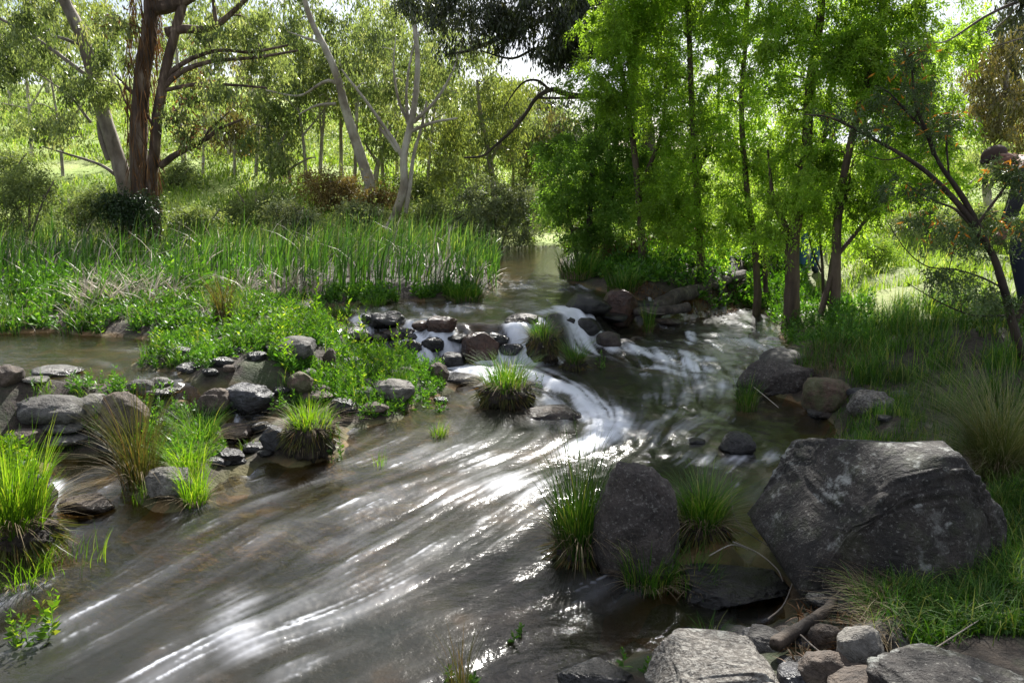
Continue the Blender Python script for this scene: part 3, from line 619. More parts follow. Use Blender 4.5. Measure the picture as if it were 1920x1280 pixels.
# ---------------------------------------------------------------- plants
def scatter(pxpoly, n, water_ok=False, minland=-.5, jitter=0):
    P_ = np.array([gnd(*p)[0][:2] for p in pxpoly]); lo, hi = P_.min(0), P_.max(0); out = []; tot = 0
    for _ in range(60):
        q = rng.uniform(lo, hi, (n * 2, 2)); q = q[inside(q[:, 0], q[:, 1], P_)]
        if not water_ok: q = q[water_sd(q[:, 0], q[:, 1]) < .02 - minland * 0]
        out.append(q); tot += len(q)
        if tot >= n: break
    q = np.vstack(out)[:n]; z = gh(q[:, 0], q[:, 1])
    if water_ok: z = np.maximum(z, level(q[:, 0], q[:, 1]) - .01)
    return np.column_stack([q, z])
def weeds_geo(S, B, h, nl=16, ll=.035, lw=.009):
    N = len(B); h = np.broadcast_to(h, N); az = rng.uniform(0, 2 * np.pi, N); ln = rng.uniform(0, .25, N)
    S.add(blades(B, h, az, ln, .004 + 0 * h, 2), .2)
    C = []; D = []; LL = []
    for k in range(nl):
        t = (k + .7) / nl; a2 = rng.uniform(0, 2 * np.pi, N) + k * 2.4; up = .25 + .9 * t + rng.normal(0, .2, N)
        d = np.column_stack([np.cos(a2), np.sin(a2), up]); off = (ln * h * t**1.95)[:, None] * np.column_stack([np.cos(az), np.sin(az), 0 * az])
        C.append(B + off + np.array([0, 0, 1.]) * (h * t * .95)[:, None]); D.append(d); LL.append(ll * (1.25 - .7 * t) * rng.uniform(.7, 1.25, N) * (.6 + .4 * h / h.mean()))
    C = np.vstack(C); D = np.vstack(D); LL = np.concatenate(LL); S.add(leaves(C, D, LL, LL * lw / ll * 1.3))
def weed_patch(name, label, pxpoly, n, h=(.05, .14), mat='weed', water_ok=False, ll=.035, lw=.009, nl=14, noisy=True):
    B = scatter(pxpoly, n, water_ok)
    B = B[vnoise(B[:, 0] + 5, B[:, 1], .35, 3) > -.22]
    hh = rng.uniform(*h, len(B)) * (1 + .75 * vnoise(B[:, 0], B[:, 1], .22, 2) + .8 * (rng.random(len(B)) < .04))
    S = Soup(); weeds_geo(S, B, np.maximum(hh, .02), nl, ll, lw); o = S.build(name, MT[mat]); tag(o, label, 'plants', kind='stuff'); return o
def grass_patch(name, label, pxpoly, n, h=(.08, .2), wd=.004, mat='grass', lean=(.1, .9), water_ok=False, cat='grass', azb=None, clump=.0, B=None):
    if B is None:
        B = scatter(pxpoly, n, water_ok)
    if clump > 0:
        k = max(1, n // 40); ctr = B[:k]; idx = rng.integers(0, k, len(B)); q = ctr[idx, :2] + rng.normal(0, clump, (len(B), 2)); B = np.column_stack([q, np.maximum(gh(q[:, 0], q[:, 1]), level(q[:, 0], q[:, 1]) - .02)])
    az = rng.uniform(0, 2 * np.pi, len(B)) if azb is None else azb + rng.normal(0, .7, len(B))
    S = Soup(); N = len(B); rn = rng.random(N); h_ = rng.uniform(*h, N) * (1 + .35 * vnoise(B[:, 0], B[:, 1], .4, 2))
    S.add(blades(B, np.maximum(h_, .01), az, rng.uniform(*lean, N), wd * rng.uniform(.7, 1.4, N)), rn)
    o = S.build(name, MT[mat]); tag(o, label, cat, kind='stuff'); return o

# tussocks: individual things
def tussock(px, pyb, wp, hp, label, mat='grass', n=260, wd=.0045, root=0.0, rootw=.5, name='grass_tussock', lean=(.15, 1.0), dead=.28, extra=None, yoff=0, spread=.22, group=None, cat='grass clump', azb=None, zb=None):
    base = gnd(px, pyb)[0]; dist = math.sqrt(base[0]**2 + base[1]**2 + (EYE - base[2])**2); s = dist / F
    W = wp * s; Hh = hp * s; rh = Hh * root; base[1] += yoff + W * rootw * .4 * (root > 0)
    base[2] = float(surf(base[0:1], base[1:2])[0]) if zb is None else zb
    t = empty(name, base, label, cat, group)
    n1 = n; rr = W * spread * np.sqrt(rng.random(n1)); a = rng.uniform(0, 2 * np.pi, n1)
    if azb is not None: az = azb + rng.normal(0, .8, n1)
    else: az = a + rng.normal(0, .5, n1)
    ed = rr / (W * spread)
    B = np.column_stack([rr * np.cos(a), rr * np.sin(a), rh * (1 - .35 * ed**2) - .02 + 0 * a]); S = Soup()
    ln = np.clip(lean[0] + (lean[1] - lean[0]) * ed * rng.uniform(.3, 1.7, n1) + np.abs(rng.normal(0, .22, n1)), 0, 1.8)
    hh = (Hh - rh) * (.35 + .8 * rng.random(n1)**.8) * (1 + .2 * ln) * (1 - .15 * ed)
    # keep the fan inside the measured width
    reach = (W * .5 - rr) ; ln = np.minimum(ln, np.maximum(reach, W * .15) / hh * 1.5)
    S.add(blades(B, hh, az, ln, wd * rng.uniform(.6, 1.3, n1), 5), rng.random(n1))
    S.build('blades', MT[mat], t)
    if dead > 0 and n > 80:
        k = max(6, int(n * dead)); a = rng.uniform(0, 2 * np.pi, k); B = np.column_stack([W * spread * .9 * np.cos(a), W * spread * .9 * np.sin(a), rh * .75 + 0 * a]); S = Soup()
        S.add(blades(B, Hh * rng.uniform(.25, .6, k), a, rng.uniform(.7, 1.5, k), wd * .9 + 0 * a, 5)); S.build('dry_blades', MT['straw'], t)
    if root > 0:
        V0, Fc = ico(4); V = V0.copy(); off = Vector((px, pyb, 0)); nn = np.array([mnoise.fractal(Vector((v[0] * 5, v[1] * 5, v[2] * 1.2)) + off, 1., 2., 3) for v in V0])
        V = V * (1 + .42 * nn)[:, None]; V[:, 2] = np.sign(V[:, 2]) * np.abs(V[:, 2])**.8; V *= np.array([W * rootw * .5, W * rootw * .5, rh * .62 + .03]); V[:, 2] += rh * .45
        link_mesh('root_mat', V, quads=Fc, mat=MT['root'], parent=t)
        k = int(n * .8); a = rng.uniform(0, 2 * np.pi, k); rr = W * rootw * rng.uniform(.36, .5, k); S = Soup(); zz = rh * rng.uniform(.55, 1.05, k)
        S.add(leaves(np.column_stack([rr * np.cos(a), rr * np.sin(a), zz]), np.column_stack([.5 * np.cos(a), .5 * np.sin(a), rng.uniform(-1.1, -.1, k)]), Hh * rng.uniform(.12, .34, k), wd * 1.2)); S.build('drooping_blades', MT['sedge' if dead > .2 else 'grass'], t)
        k = 260; a = rng.uniform(0, 2 * np.pi, k); rr = W * rootw * .47; zz = rng.uniform(.2, 1.0, k) * rh; S = Soup()
        S.add(leaves(np.column_stack([rr * np.cos(a), rr * np.sin(a), zz]), np.column_stack([.25 * np.cos(a), .25 * np.sin(a), -1 + 0 * a]), rng.uniform(.02, .07, k), .004)); S.build('hanging_roots', MT['straw'] if root > .3 else MT['root'], t)
    return t
G1 = 'grass clumps growing in the stream'
tussock(1018, 684, 84, 96, 'tall grass pillar on a dark root stump in the middle of the weir', n=420, root=.46, rootw=.62, spread=.27, group=G1, lean=(.0, .5))
tussock(1080, 694, 72, 66, 'ragged grass clump with dry stems right of the tall grass pillar', n=260, root=.15, rootw=.6, dead=.3, group=G1)
tussock(948, 766, 130, 112, 'wide domed grass clump on black roots below the rapids', 'grass', n=620, root=.28, rootw=.75, spread=.3, group=G1, lean=(.05, .8))
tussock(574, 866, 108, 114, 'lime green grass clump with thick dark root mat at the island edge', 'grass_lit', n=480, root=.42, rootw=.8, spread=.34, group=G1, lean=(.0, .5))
tussock(824, 818, 44, 38, 'small bright yellow green grass tuft alone in the water', 'grass_lit', n=120, spread=.35, group=G1, lean=(0, .4), wd=.004)
tussock(374, 832, 100, 80, 'green grass tuft right of the tall sedge on the stone bank', 'grass', n=320, group=G1, spread=.3)
tussock(352, 880, 96, 76, 'short lime tuft between the tall sedge and the little fall', 'grass_lit', n=220, group=G1, spread=.3)
tussock(366, 945, 70, 92, 'trailing lime grass right of the pale rounded stone', 'grass_lit', n=200, group=G1, spread=.3)
tussock(265, 905, 150, 205, 'tall sparse sedge with reddish seed stems on the left stone bank', 'sedge', n=340, wd=.0035, lean=(.0, .55), spread=.2, name='sedge_clump', cat='sedge', dead=.2)
tussock(1090, 1055, 165, 240, 'large lush grass clump left of the tall rounded brown boulder', 'grass', n=620, wd=.0045, lean=(.05, .6), spread=.27, root=.08, rootw=.5)
tussock(1325, 1014, 136, 156, 'dark green grass clump right of the tall rounded brown boulder', 'grass', n=620, wd=.0042, spread=.26, lean=(.05, .8), root=.25, rootw=.6)
tussock(1215, 1092, 120, 104, 'low grass clump in front of the tall rounded brown boulder', 'grass', n=300, wd=.0048, spread=.36, lean=(.0, .5))
tussock(1300, 1100, 110, 70, 'straggly short grass between the brown boulder and the flat black rock', 'grass', n=170, wd=.0045, spread=.4)
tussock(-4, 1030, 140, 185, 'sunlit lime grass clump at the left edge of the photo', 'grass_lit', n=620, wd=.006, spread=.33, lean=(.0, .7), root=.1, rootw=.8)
tussock(40, 1085, 120, 70, 'low lime grass on the muddy edge under the sunlit clump', 'grass_lit', n=200, wd=.004, spread=.4)
tussock(1870, 888, 250, 190, 'fountain of pale fine tussock grass behind the great boulder', 'foxtail', n=1400, wd=.003, spread=.14, lean=(.2, 1.5), dead=.25)
tussock(1400, 764, 62, 74, 'narrow green clump below the flat topped slab', 'grass', n=140, spread=.3, lean=(0, .4))
tussock(1330, 1204, 70, 56, 'tiny grass tuft behind the speckled rock', 'grass', n=70, spread=.3)
tussock(862, 1300, 90, 150, 'thin reddish sedge at the bottom edge', 'sedge', n=70, wd=.0025, spread=.2, lean=(.0, .35), name='sedge_clump', cat='sedge')
tussock(710, 870, 34, 34, 'few pale blades poking out of the sunny shallows', 'grass_lit', n=26, spread=.5, wd=.0035)
tussock(122, 1060, 100, 60, 'few bright blades trailing in the water near the lime clump', 'grass_lit', n=60, spread=.6, wd=.004)
tussock(700, 572, 54, 34, 'small rounded green clump in the upper pool', 'weed', n=240, spread=.4, group=G1)
tussock(870, 560, 86, 44, 'low grass hummock at the right end of the reeds', 'grass', n=420, spread=.4, group=G1, wd=.008)
tussock(640, 590, 60, 30, 'low green hummock at the foot of the dead reeds', 'grass', n=240, spread=.4, group=G1, wd=.007)
tussock(1510, 1240, 60, 40, 'tiny pale tuft beside the charred branch', 'straw', n=40, spread=.3)
tussock(420, 600, 60, 90, 'brown withered clump at the edge of the reeds', 'sedge', n=200, spread=.25, wd=.006, dead=.4, name='withered_clump')
tussock(1215, 622, 34, 60, 'slim green clump under the tilted red boulder', 'grass', n=100, spread=.3, wd=.006)
tussock(1085, 520, 90, 60, 'lush green clump on the far right shore', 'grass', n=400, spread=.4, wd=.01)
tussock(1170, 545, 80, 50, 'dark green clump on the shore under the willow thicket', 'grass', n=300, spread=.4, wd=.01)

# leafy plants as things
def leafy(px, pyb, hp, label, n=5, mat='weed', sp_=.04, ll=.03, lw=.009, nl=18):
    base = gnd(px, pyb)[0]; dist = math.sqrt(base[0]**2 + base[1]**2 + (EYE - base[2])**2); h = hp * dist / F; S = Soup()
    B = np.column_stack([rng.normal(0, sp_, n), rng.normal(0, sp_, n), 0 * np.zeros(n) - .01]); weeds_geo(S, B, h * rng.uniform(.6, 1.05, n), nl, ll, lw)
    o = S.build('leafy_weed', MT[mat], loc=tuple(base)); tag(o, label, 'plant', 'leafy weeds at the water edge'); return o
for a in [(598, 640, 55, 'tallest lime leafy spire on the island skyline', 4), (770, 735, 62, 'bright leafy spire before the pale pitted boulder', 4), (745, 765, 48, 'second leafy spire left of the bright one on the pale boulder', 3),
          (630, 860, 95, 'bright leafy stem on the right of the root bound grass clump', 4), (800, 765, 40, 'slim weed in the shallows right of the pale boulder', 3), (1014, 725, 34, 'slender weed right of the domed grass clump', 2),
          (825, 770, 30, 'short weed in the shallows nearest the domed clump', 4), (50, 1195, 78, 'lime leafy plant growing in the water at bottom left', 9, 'grass_lit', .05, .04, .014), (75, 735, 52, 'upright weed above the big smooth grey boulder', 2),
          (520, 735, 45, 'leafy weed right of the large dark smooth boulder', 4), (1508, 745, 50, 'small leafy weed at the foot of the flat topped slab', 2), (1190, 1260, 38, 'bright sprig on the dark wet bottom rock', 2),
          (970, 1190, 24, 'tiny sprig in the dark shallows near the bottom', 2), (1130, 690, 40, 'dull leafy sprig right of the ragged clump', 4), (870, 1275, 34, 'bright sprig beside the reddish sedge', 3)]:
    leafy(*a)
# ground cover
weed_patch('island_weeds', 'bright green leafy weeds covering the island', [(258, 700), (300, 650), (420, 625), (600, 600), (640, 640), (690, 655), (770, 670), (790, 700), (720, 700), (640, 690), (640, 740), (520, 740), (490, 680), (400, 680), (330, 690)], 2000, (.04, .11))
weed_patch('island_weed_spires', 'taller leafy spires standing above the island weeds', [(270, 690), (320, 640), (600, 600), (770, 670), (740, 740), (640, 760), (480, 680)], 120, (.14, .30), nl=30, ll=.045, lw=.011, mat='grass_lit', noisy=False)
grass_patch('island_rushes', 'tufts of thin grass among the island weeds', [(258, 700), (300, 650), (420, 625), (600, 600), (690, 655), (790, 700), (720, 770), (560, 770), (330, 690)], 1500, (.06, .2), .004, 'grass', clump=.03)
weed_patch('reed_foot_weeds', 'ragged weeds growing up into the front of the reeds', [(-300, 585), (-300, 545), (620, 545), (620, 565)], 900, (.12, .34), ll=.07, lw=.018, nl=16)
grass_patch('mat_rushes', 'tufts of grass in the weed mat before the reeds', [(-300, 630), (-300, 560), (620, 560), (640, 590), (330, 640)], 2600, (.08, .26), .007, 'grass', clump=.05)
grass_patch('mat_litter', 'pale dead stalks lying in the weed mat before the reeds', [(-200, 600), (-200, 560), (600, 560), (330, 620)], 420, (.05, .3), .008, 'deadreed', lean=(.6, 1.6), cat='litter')
weed_patch('island_edge_weeds', 'leafy weeds on the stony front of the island', [(500, 760), (380, 700), (330, 670), (430, 640), (660, 690), (830, 690), (830, 735), (740, 785), (650, 790), (630, 760), (560, 770)], 1300, (.05, .12))
weed_patch('stone_pile_weeds', 'leafy weeds between the stones on the left bank', [(80, 770), (150, 720), (330, 740), (430, 800), (420, 870), (330, 880), (200, 820)], 380, (.04, .12))
weed_patch('weed_mat', 'low green weeds between the left pool and the reeds', [(-300, 620), (-300, 560), (200, 560), (620, 560), (640, 590), (590, 600), (330, 640), (100, 622)], 3600, (.05, .13), ll=.05, lw=.014, mat='weed', nl=10)
weed_patch('shore_weeds', 'green weeds at the foot of the reeds', [(600, 560), (620, 545), (890, 545), (900, 560), (690, 572)], 900, (.06, .16), ll=.05, lw=.014, nl=10)
weed_patch('boulder_weeds', 'broad leaved weeds around the brown boulder', [(1120, 1090), (1180, 1030), (1280, 1000), (1400, 1010), (1400, 1080), (1250, 1120)], 260, (.03, .09), ll=.04, lw=.018, nl=8)
weed_patch('bottom_weeds', 'small dark leaved weeds at the foot of the grassy bank', [(1640, 1190), (1660, 1120), (1740, 1140), (1920, 1100), (1960, 1200), (1800, 1190), (1740, 1220)], 420, (.02, .05), ll=.018, lw=.010, nl=8, mat='weed')
weed_patch('bank_weeds', 'glossy weeds overhanging the water under the willow', [(1380, 560), (1440, 540), (1640, 560), (1640, 660), (1500, 650), (1460, 610)], 1100, (.06, .18), ll=.045, lw=.014, nl=12, mat='weed')
weed_patch('left_corner_weeds', 'leafy weeds behind the sunlit grass clump', [(-120, 960), (-120, 850), (40, 840), (75, 890), (60, 950)], 260, (.08, .16), ll=.045, lw=.014, nl=14, mat='grass_lit')
weed_patch('willow_floor_weeds', 'sunlit weeds on the ground under the willows', [(1080, 520), (1100, 480), (1500, 470), (1520, 540), (1390, 545), (1210, 548)], 2200, (.08, .22), ll=.08, lw=.03, nl=8, mat='weed')
grass_patch('bank_grass', 'tall green grass on the right bank', [(1560, 740), (1490, 700), (1540, 640), (1650, 580), (1900, 560), (2150, 620), (2100, 760), (1850, 760), (1700, 720)], 9000, (.12, .28), .006, 'grass', clump=.06)
grass_patch('front_grass', 'green grass on the bank at the bottom right', [(1630, 1190), (1600, 1120), (1660, 1070), (1740, 1040), (1850, 930), (2050, 900), (2100, 1250), (1960, 1200), (1800, 1190), (1720, 1210)], 7600, (.07, .20), .0042, 'grass', clump=.035, lean=(.2, 1.2))
grass_patch('front_dry_grass', 'dry straw coloured grass hanging over the rocks at bottom right', [(1620, 1200), (1610, 1120), (1660, 1060), (1720, 1100), (1700, 1200), (1660, 1240)], 700, (.08, .2), .0026, 'straw', lean=(.6, 1.5), azb=math.pi)
grass_patch('great_boulder_grass', 'grass fringe at the right of the great boulder', [(1740, 1100), (1790, 1020), (1880, 940), (1960, 920), (2000, 1100)], 1600, (.08, .2), .004, 'grass', clump=.04)
grass_patch('bank_dry_grass', 'dead grass trailing behind the flat topped slab', [(1480, 700), (1520, 650), (1620, 640), (1640, 690), (1560, 730)], 900, (.08, .2), .003, 'straw', lean=(.6, 1.5), azb=math.pi * 1.2)
grass_patch('mossy_bank_grass', 'short grass on the bank around the rough rock', [(1560, 800), (1600, 720), (1700, 690), (1950, 720), (1950, 860), (1600, 850)], 5200, (.04, .13), .004, 'grass', clump=.04)
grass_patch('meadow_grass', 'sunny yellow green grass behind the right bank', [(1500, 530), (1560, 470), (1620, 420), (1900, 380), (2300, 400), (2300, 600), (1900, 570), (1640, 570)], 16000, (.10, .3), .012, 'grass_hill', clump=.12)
grass_patch('island_grass', 'short grass blades among the stones of the left bank', [(0, 860), (60, 760), (330, 740), (480, 830), (420, 885), (330, 950), (260, 930), (240, 850)], 900, (.04, .12), .0035, 'grass_lit', clump=.03)
grass_patch('shore_grass', 'grass fringe along the far shore of the pool', [(830, 470), (840, 455), (1080, 455), (1070, 468)], 2500, (.1, .35), .02, 'grass_hill', cat='grass')
# reeds
B = scatter([(-400, 575), (-400, 470), (300, 468), (860, 468), (935, 500), (940, 528), (890, 552), (620, 556), (400, 560), (120, 578)], 5600, True)
S = Soup(); N = len(B); tall = .30 + .46 * rng.random(N)**1.1 + .40 * vnoise(B[:, 0], B[:, 1], .8, 3); tall *= (1 - .25 * sstep(B[:, 0], -1.6, -.2))
S.add(blades(B, tall, rng.normal(.1, .8, N), rng.uniform(0, .7, N) * rng.uniform(.3, 1.5, N), rng.uniform(.011, .026, N), 5, 1.6), np.clip(rng.random(N) * .9 + .25 * sstep(B[:, 1], 11, 14), 0, 1))
tag(S.build('reed_bed', MT['reed']), 'dense bed of tall green reeds across the left shore', 'reeds', kind='stuff')
B = scatter([(860, 552), (870, 500), (930, 495), (940, 540)], 120, True); S = Soup(); N = len(B)
S.add(blades(B, rng.uniform(.4, .8, N), rng.uniform(0, 6.3, N), rng.uniform(0, .5, N), .012 + 0 * B[:, 0], 5)); tag(S.build('reed_fringe', MT['reed']), 'sparse dark reeds at the right tip of the reed bed', 'reeds', kind='stuff')
S = Soup()
for (x0, x1, y0, y1, k, hh) in [(150, 290, 550, 582, 240, .46), (290, 340, 548, 570, 50, .42), (440, 480, 545, 562, 40, .42), (520, 600, 545, 562, 50, .42), (500, 600, 535, 555, 36, .45), (130, 215, 430, 470, 90, .8), (120, 165, 590, 606, 8, .25), (860, 940, 520, 545, 30, .35), (0, 400, 470, 540, 150, .75), (560, 860, 470, 540, 60, .75), (-200, 860, 465, 500, 160, .75)]:
    q = gnd(rng.uniform(x0, x1, k), rng.uniform(y0, y1, k)); S.add(blades(q, hh * rng.uniform(.5, 1.2, k), rng.choice([0.4, 3.3, 1.5], k) + rng.normal(0, .4, k), rng.uniform(.3, 1.4, k), rng.uniform(.012, .022, k), 4, 1.1))
tag(S.build('dead_reeds', MT['deadreed']), 'bleached broken reed stalks leaning at the front of the reed bed', 'dead reeds', kind='stuff')
# hill grass
q = np.column_stack([rng.uniform(-1, 1, 120000), rng.random(120000)**1.7]); yy = 15.5 + q[:, 1] * 45; xx = q[:, 0] * yy * .82; kp = (vnoise(xx, yy, 2.5, 3) > -.35) & (water_sd(xx, yy) < -.1); xx = xx[kp]; yy = yy[kp]
S = Soup(); N = len(xx); S.add(blades(np.column_stack([xx, yy, gh(xx, yy) - .01]), rng.uniform(.10, .34, N) * (1 + .5 * vnoise(xx, yy, 1.5, 2)), rng.uniform(0, 6.3, N), rng.uniform(.1, 1., N), .0016 * yy * rng.uniform(.6, 1.3, N), 2))
tag(S.build('hill_grass', MT['grass_hill']), 'bright green grass covering the hillside', 'grass', kind='stuff')

# ---------------------------------------------------------------- trees and shrubs
def px_tube(T, pts, Y, r0, r1, seg=8, res=4, rough=.05):
    P_ = np.array([at(p[0], p[1], p[2] if len(p) > 2 else Y) for p in pts]); rad = np.linspace(r0, r1, len(P_)) * Y / F
    return T.add(P_, rad, seg, rough, res)
def make_tree(name, label, stems, clumps, bark, leaf, Y, nclu, nleaf, LL, LW, mode='droop', cr=.35, group=None, cat='tree', twig=.012, basez=None, limb_mat=None, tip=None):
    """stems: (pixel polyline, r0 px, r1 px[, Y]); clumps: (px, py, Y, rx px, ry px, depth m, weight)"""
    T = Tubes(); nodes = []; nrad = []
    for st in stems:
        P_ = px_tube(T, st[0], st[3] if len(st) > 3 else Y, st[1], st[2], 10 if st[1] > 8 else 6, 5, .07)
        if st is stems[0]:
            base = P_[0].copy(); gzv = float(gh(base[0:1], base[1:2])[0])
            if base[2] > gzv - .05: T.add(np.array([[base[0] + .0, base[1], gzv - .15], base + [0, 0, .02]]), [st[1] * Y / F * 1.25, st[1] * Y / F], 10, .05)
            base[2] = gzv
        nodes.append(P_); nrad.append(np.linspace(st[1], st[2], len(P_)) * Y / F)
    nodes = np.vstack(nodes); nrad = np.concatenate(nrad)
    cl = []
    wts = np.array([c[6] if len(c) > 6 else c[3] * c[4] for c in clumps], float); wts /= wts.sum()
    for c, wt in zip(clumps, wts):
        k = max(2, int(round(nclu * wt))); v = norm(rng.normal(size=(k, 3))) * (rng.random((k, 1))**.45); ctr = at(c[0], c[1], c[2])
        cl.append(ctr + v * np.array([c[3] * c[2] / F, c[5], c[4] * c[2] / F]))
    cl = np.vstack(cl); cl[:, 2] = np.maximum(cl[:, 2], gh(cl[:, 0], cl[:, 1]) + .15)
    dmin = np.array([np.min(((nodes - c)**2).sum(1)) for c in cl]); order = np.argsort(dmin)
    for i in order:
        c = cl[i]; dd = ((nodes - c)**2).sum(1) + 2.0 * np.maximum(0, nodes[:, 2] - c[2] + .1)**2; j = int(np.argmin(dd)); a = nodes[j]; L_ = np.linalg.norm(c - a)
        if L_ < .05: continue
        mid_ = (a + c) / 2 + rng.normal(0, .10 * L_, 3) + np.array([0, 0, .08 * L_ * (1 if mode != 'droop' else 1.6)])
        r0 = min(nrad[j] * .6, twig * (1 + L_ * .5)); P_ = T.add(np.array([a, mid_, c]), [r0, r0 * .7, r0 * .4], 5, 0, 3)
        nodes = np.vstack([nodes, P_[1:]]); nrad = np.concatenate([nrad, np.linspace(r0, r0 * .4, len(P_) - 1)])
    root = empty(name, base, label, cat, group)
    T.build('trunk', bark, root, off=base)
    S = Soup(); k = len(cl); per = nleaf // k
    idx = np.repeat(np.arange(k), per); C = cl[idx]; N = len(C)
    if mode == 'droop':     # hanging gum leaves
        ns = 5; spd = norm(rng.normal(size=(k, ns, 3)) * [1, 1, .6]) * cr * rng.uniform(.5, 1.3, (k, ns, 1)); pick = rng.integers(0, ns, N); t = rng.random((N, 1))
        C = C + spd[idx, pick] * t + rng.normal(0, cr * .18, (N, 3)) - np.array([0, 0, 1]) * (t**2 * cr * .5); D = np.column_stack([rng.normal(0, .45, N), rng.normal(0, .45, N), -1 + rng.normal(0, .35, N)])
    elif mode == 'spray':   # willow sprays
        ns = 6; spd = norm(rng.normal(size=(k, ns, 3)) * [1, 1, .9] + [0, 0, .25]) * cr * rng.uniform(.6, 1.5, (k, ns, 1)); pick = rng.integers(0, ns, N); t = rng.random((N, 1))
        ax = spd[idx, pick]; C = C + ax * t - np.array([0, 0, 1]) * (t**2 * cr * .75) + rng.normal(0, cr * .09, (N, 3)); D = norm(ax) * .6 + rng.normal(0, .5, (N, 3)) - [0, 0, .55]
    else:                   # scrub
        C = C + norm(rng.normal(size=(N, 3))) * (cr * rng.random((N, 1))**.5); D = rng.normal(size=(N, 3)) + [0, 0, .6]
    cb = rng.random(k)[idx]; S.add(leaves(C, D, LL * rng.uniform(.6, 1.3, N), LW * rng.uniform(.7, 1.3, N)), np.clip(.4 * rng.random(N) + .6 * cb, 0, 1))
    S.build('crown', leaf, root, off=base)
    if tip: 
        S = Soup(); k2, mt2, l2, w2, who = tip; sel = cl[rng.integers(0, len(cl), 4000)]
        sel = sel[who(sel)][:k2]; ax = rng.normal(0, cr * .5, sel.shape); S.add(leaves(sel + ax, rng.normal(size=sel.shape) - [0, 0, .5], l2, w2)); S.build('coloured_leaves', MT[mt2], root, off=base)
    return root
def above(px, py, Y, rx, ry, d, w_=None): return (px, py, Y, rx, ry, d) + ((w_,) if w_ else ())

# big gums on the left shore
big_gum = make_tree('gum_tree', 'large gum with stringy brown bark and reddish leaves behind the reeds',
  [([(268, 440), (262, 360), (260, 250), (268, 140), (280, 60), (284, -30), (270, -160)], 17.5, 11), ([(290, 455), (288, 400), (284, 340), (290, 280), (298, 200), (318, 100), (345, 0), (370, -110)], 12, 7),
   ([(298, 155), (350, 115), (410, 95), (470, 98), (540, 85)], 5, 2), ([(312, 60), (345, 55), (380, 55), (410, 45), (460, 0), (520, -60)], 9, 3), ([(300, 170), (340, 135), (400, 115), (480, 108), (560, 95)], 6, 2), ([(298, 172), (370, 158), (440, 160), (500, 165)], 4, 2),
   ([(300, 312), (330, 290), (385, 262), (410, 242), (455, 224)], 7, 2), ([(385, 262), (392, 245), (430, 210)], 4, 1), ([(282, 15), (330, 8), (380, -20)], 14, 8), ([(405, 45), (400, 0), (398, -50)], 4, 2), ([(272, 200), (245, 170), (215, 140)], 4, 1.5), ([(270, 230), (240, 200), (220, 150)], 3, 1), ([(290, 240), (260, 190), (235, 165)], 3, 1)],
  [above(60, 30, 14, 90, 60, 1.), above(210, 60, 14, 70, 50, 1.), above(205, 120, 14.5, 45, 50, .6), above(150, 180, 14, 60, 50, .8), above(420, 30, 14, 80, 50, 1.), above(470, 110, 14.3, 70, 50, 1.), above(390, 190, 13.6, 60, 45, .8), above(375, 140, 14.6, 40, 50, .6), above(300, -110, 14, 200, 80, 1.5),
   above(345, 225, 13.8, 28, 40, .4), above(520, 60, 14.5, 60, 60, 1.), above(100, 240, 14, 45, 30, .5), above(375, 250, 13.8, 40, 30, .5)],
  MT['bark_brown'], MT['gum'], 14, 140, 19500, .10, .028, cr=.30, twig=.016, tip=(1300, 'gum_red', .10, .03, lambda c: (c[:, 0] > at(225, 0, 14)[0]) & (c[:, 0] < at(370, 0, 14)[0]) & (c[:, 2] > at(0, 260, 14)[2])))
k = 900; u = rng.random(k); C = np.array([at(266 + 6 * math.sin(q * 9), 430 - q * 480, 14) for q in u]); a = rng.uniform(0, 6.3, k); C[:, 0] += .22 * np.cos(a); C[:, 1] += .22 * np.sin(a)
S = Soup(); S.add(leaves(C, np.column_stack([rng.normal(0, .18, k), rng.normal(0, .18, k), -1 + 0 * u]), rng.uniform(.15, .6, k), .018)); S.build('hanging_bark', MT['brownfern'], big_gum, off=np.array(big_gum.location))
make_tree('gum_tree', 'smooth grey gum leaning left of the big stringy gum',
  [([(242, 420), (232, 335), (213, 275), (190, 200), (168, 115), (150, 60), (120, 0), (85, -80)], 15, 9), ([(160, 140), (100, 95), (50, 62), (0, 35), (-60, 0)], 4, 2), ([(155, 88), (110, 70), (60, 68)], 4, 1.5), ([(225, 335), (190, 310), (130, 290), (80, 275)], 3.5, 1.5), ([(205, 300), (190, 260), (185, 225)], 6, 4), ([(170, 230), (130, 180), (60, 130)], 3, 1)],
  [above(30, 60, 16, 70, 50, 1.), above(70, 100, 16, 60, 40, .8), above(120, 10, 16.2, 80, 50, 1.), above(80, -80, 15, 140, 60, 1.4), above(30, 130, 15, 50, 50, .8), above(80, 230, 14.6, 45, 25, .5), above(180, 40, 16, 60, 50, .8), above(105, 255, 14.6, 40, 20, .4), above(190, 170, 15, 50, 40, .6)],
  MT['bark_grey'], MT['gum'], 15, 90, 12500, .10, .028, cr=.30, twig=.016)
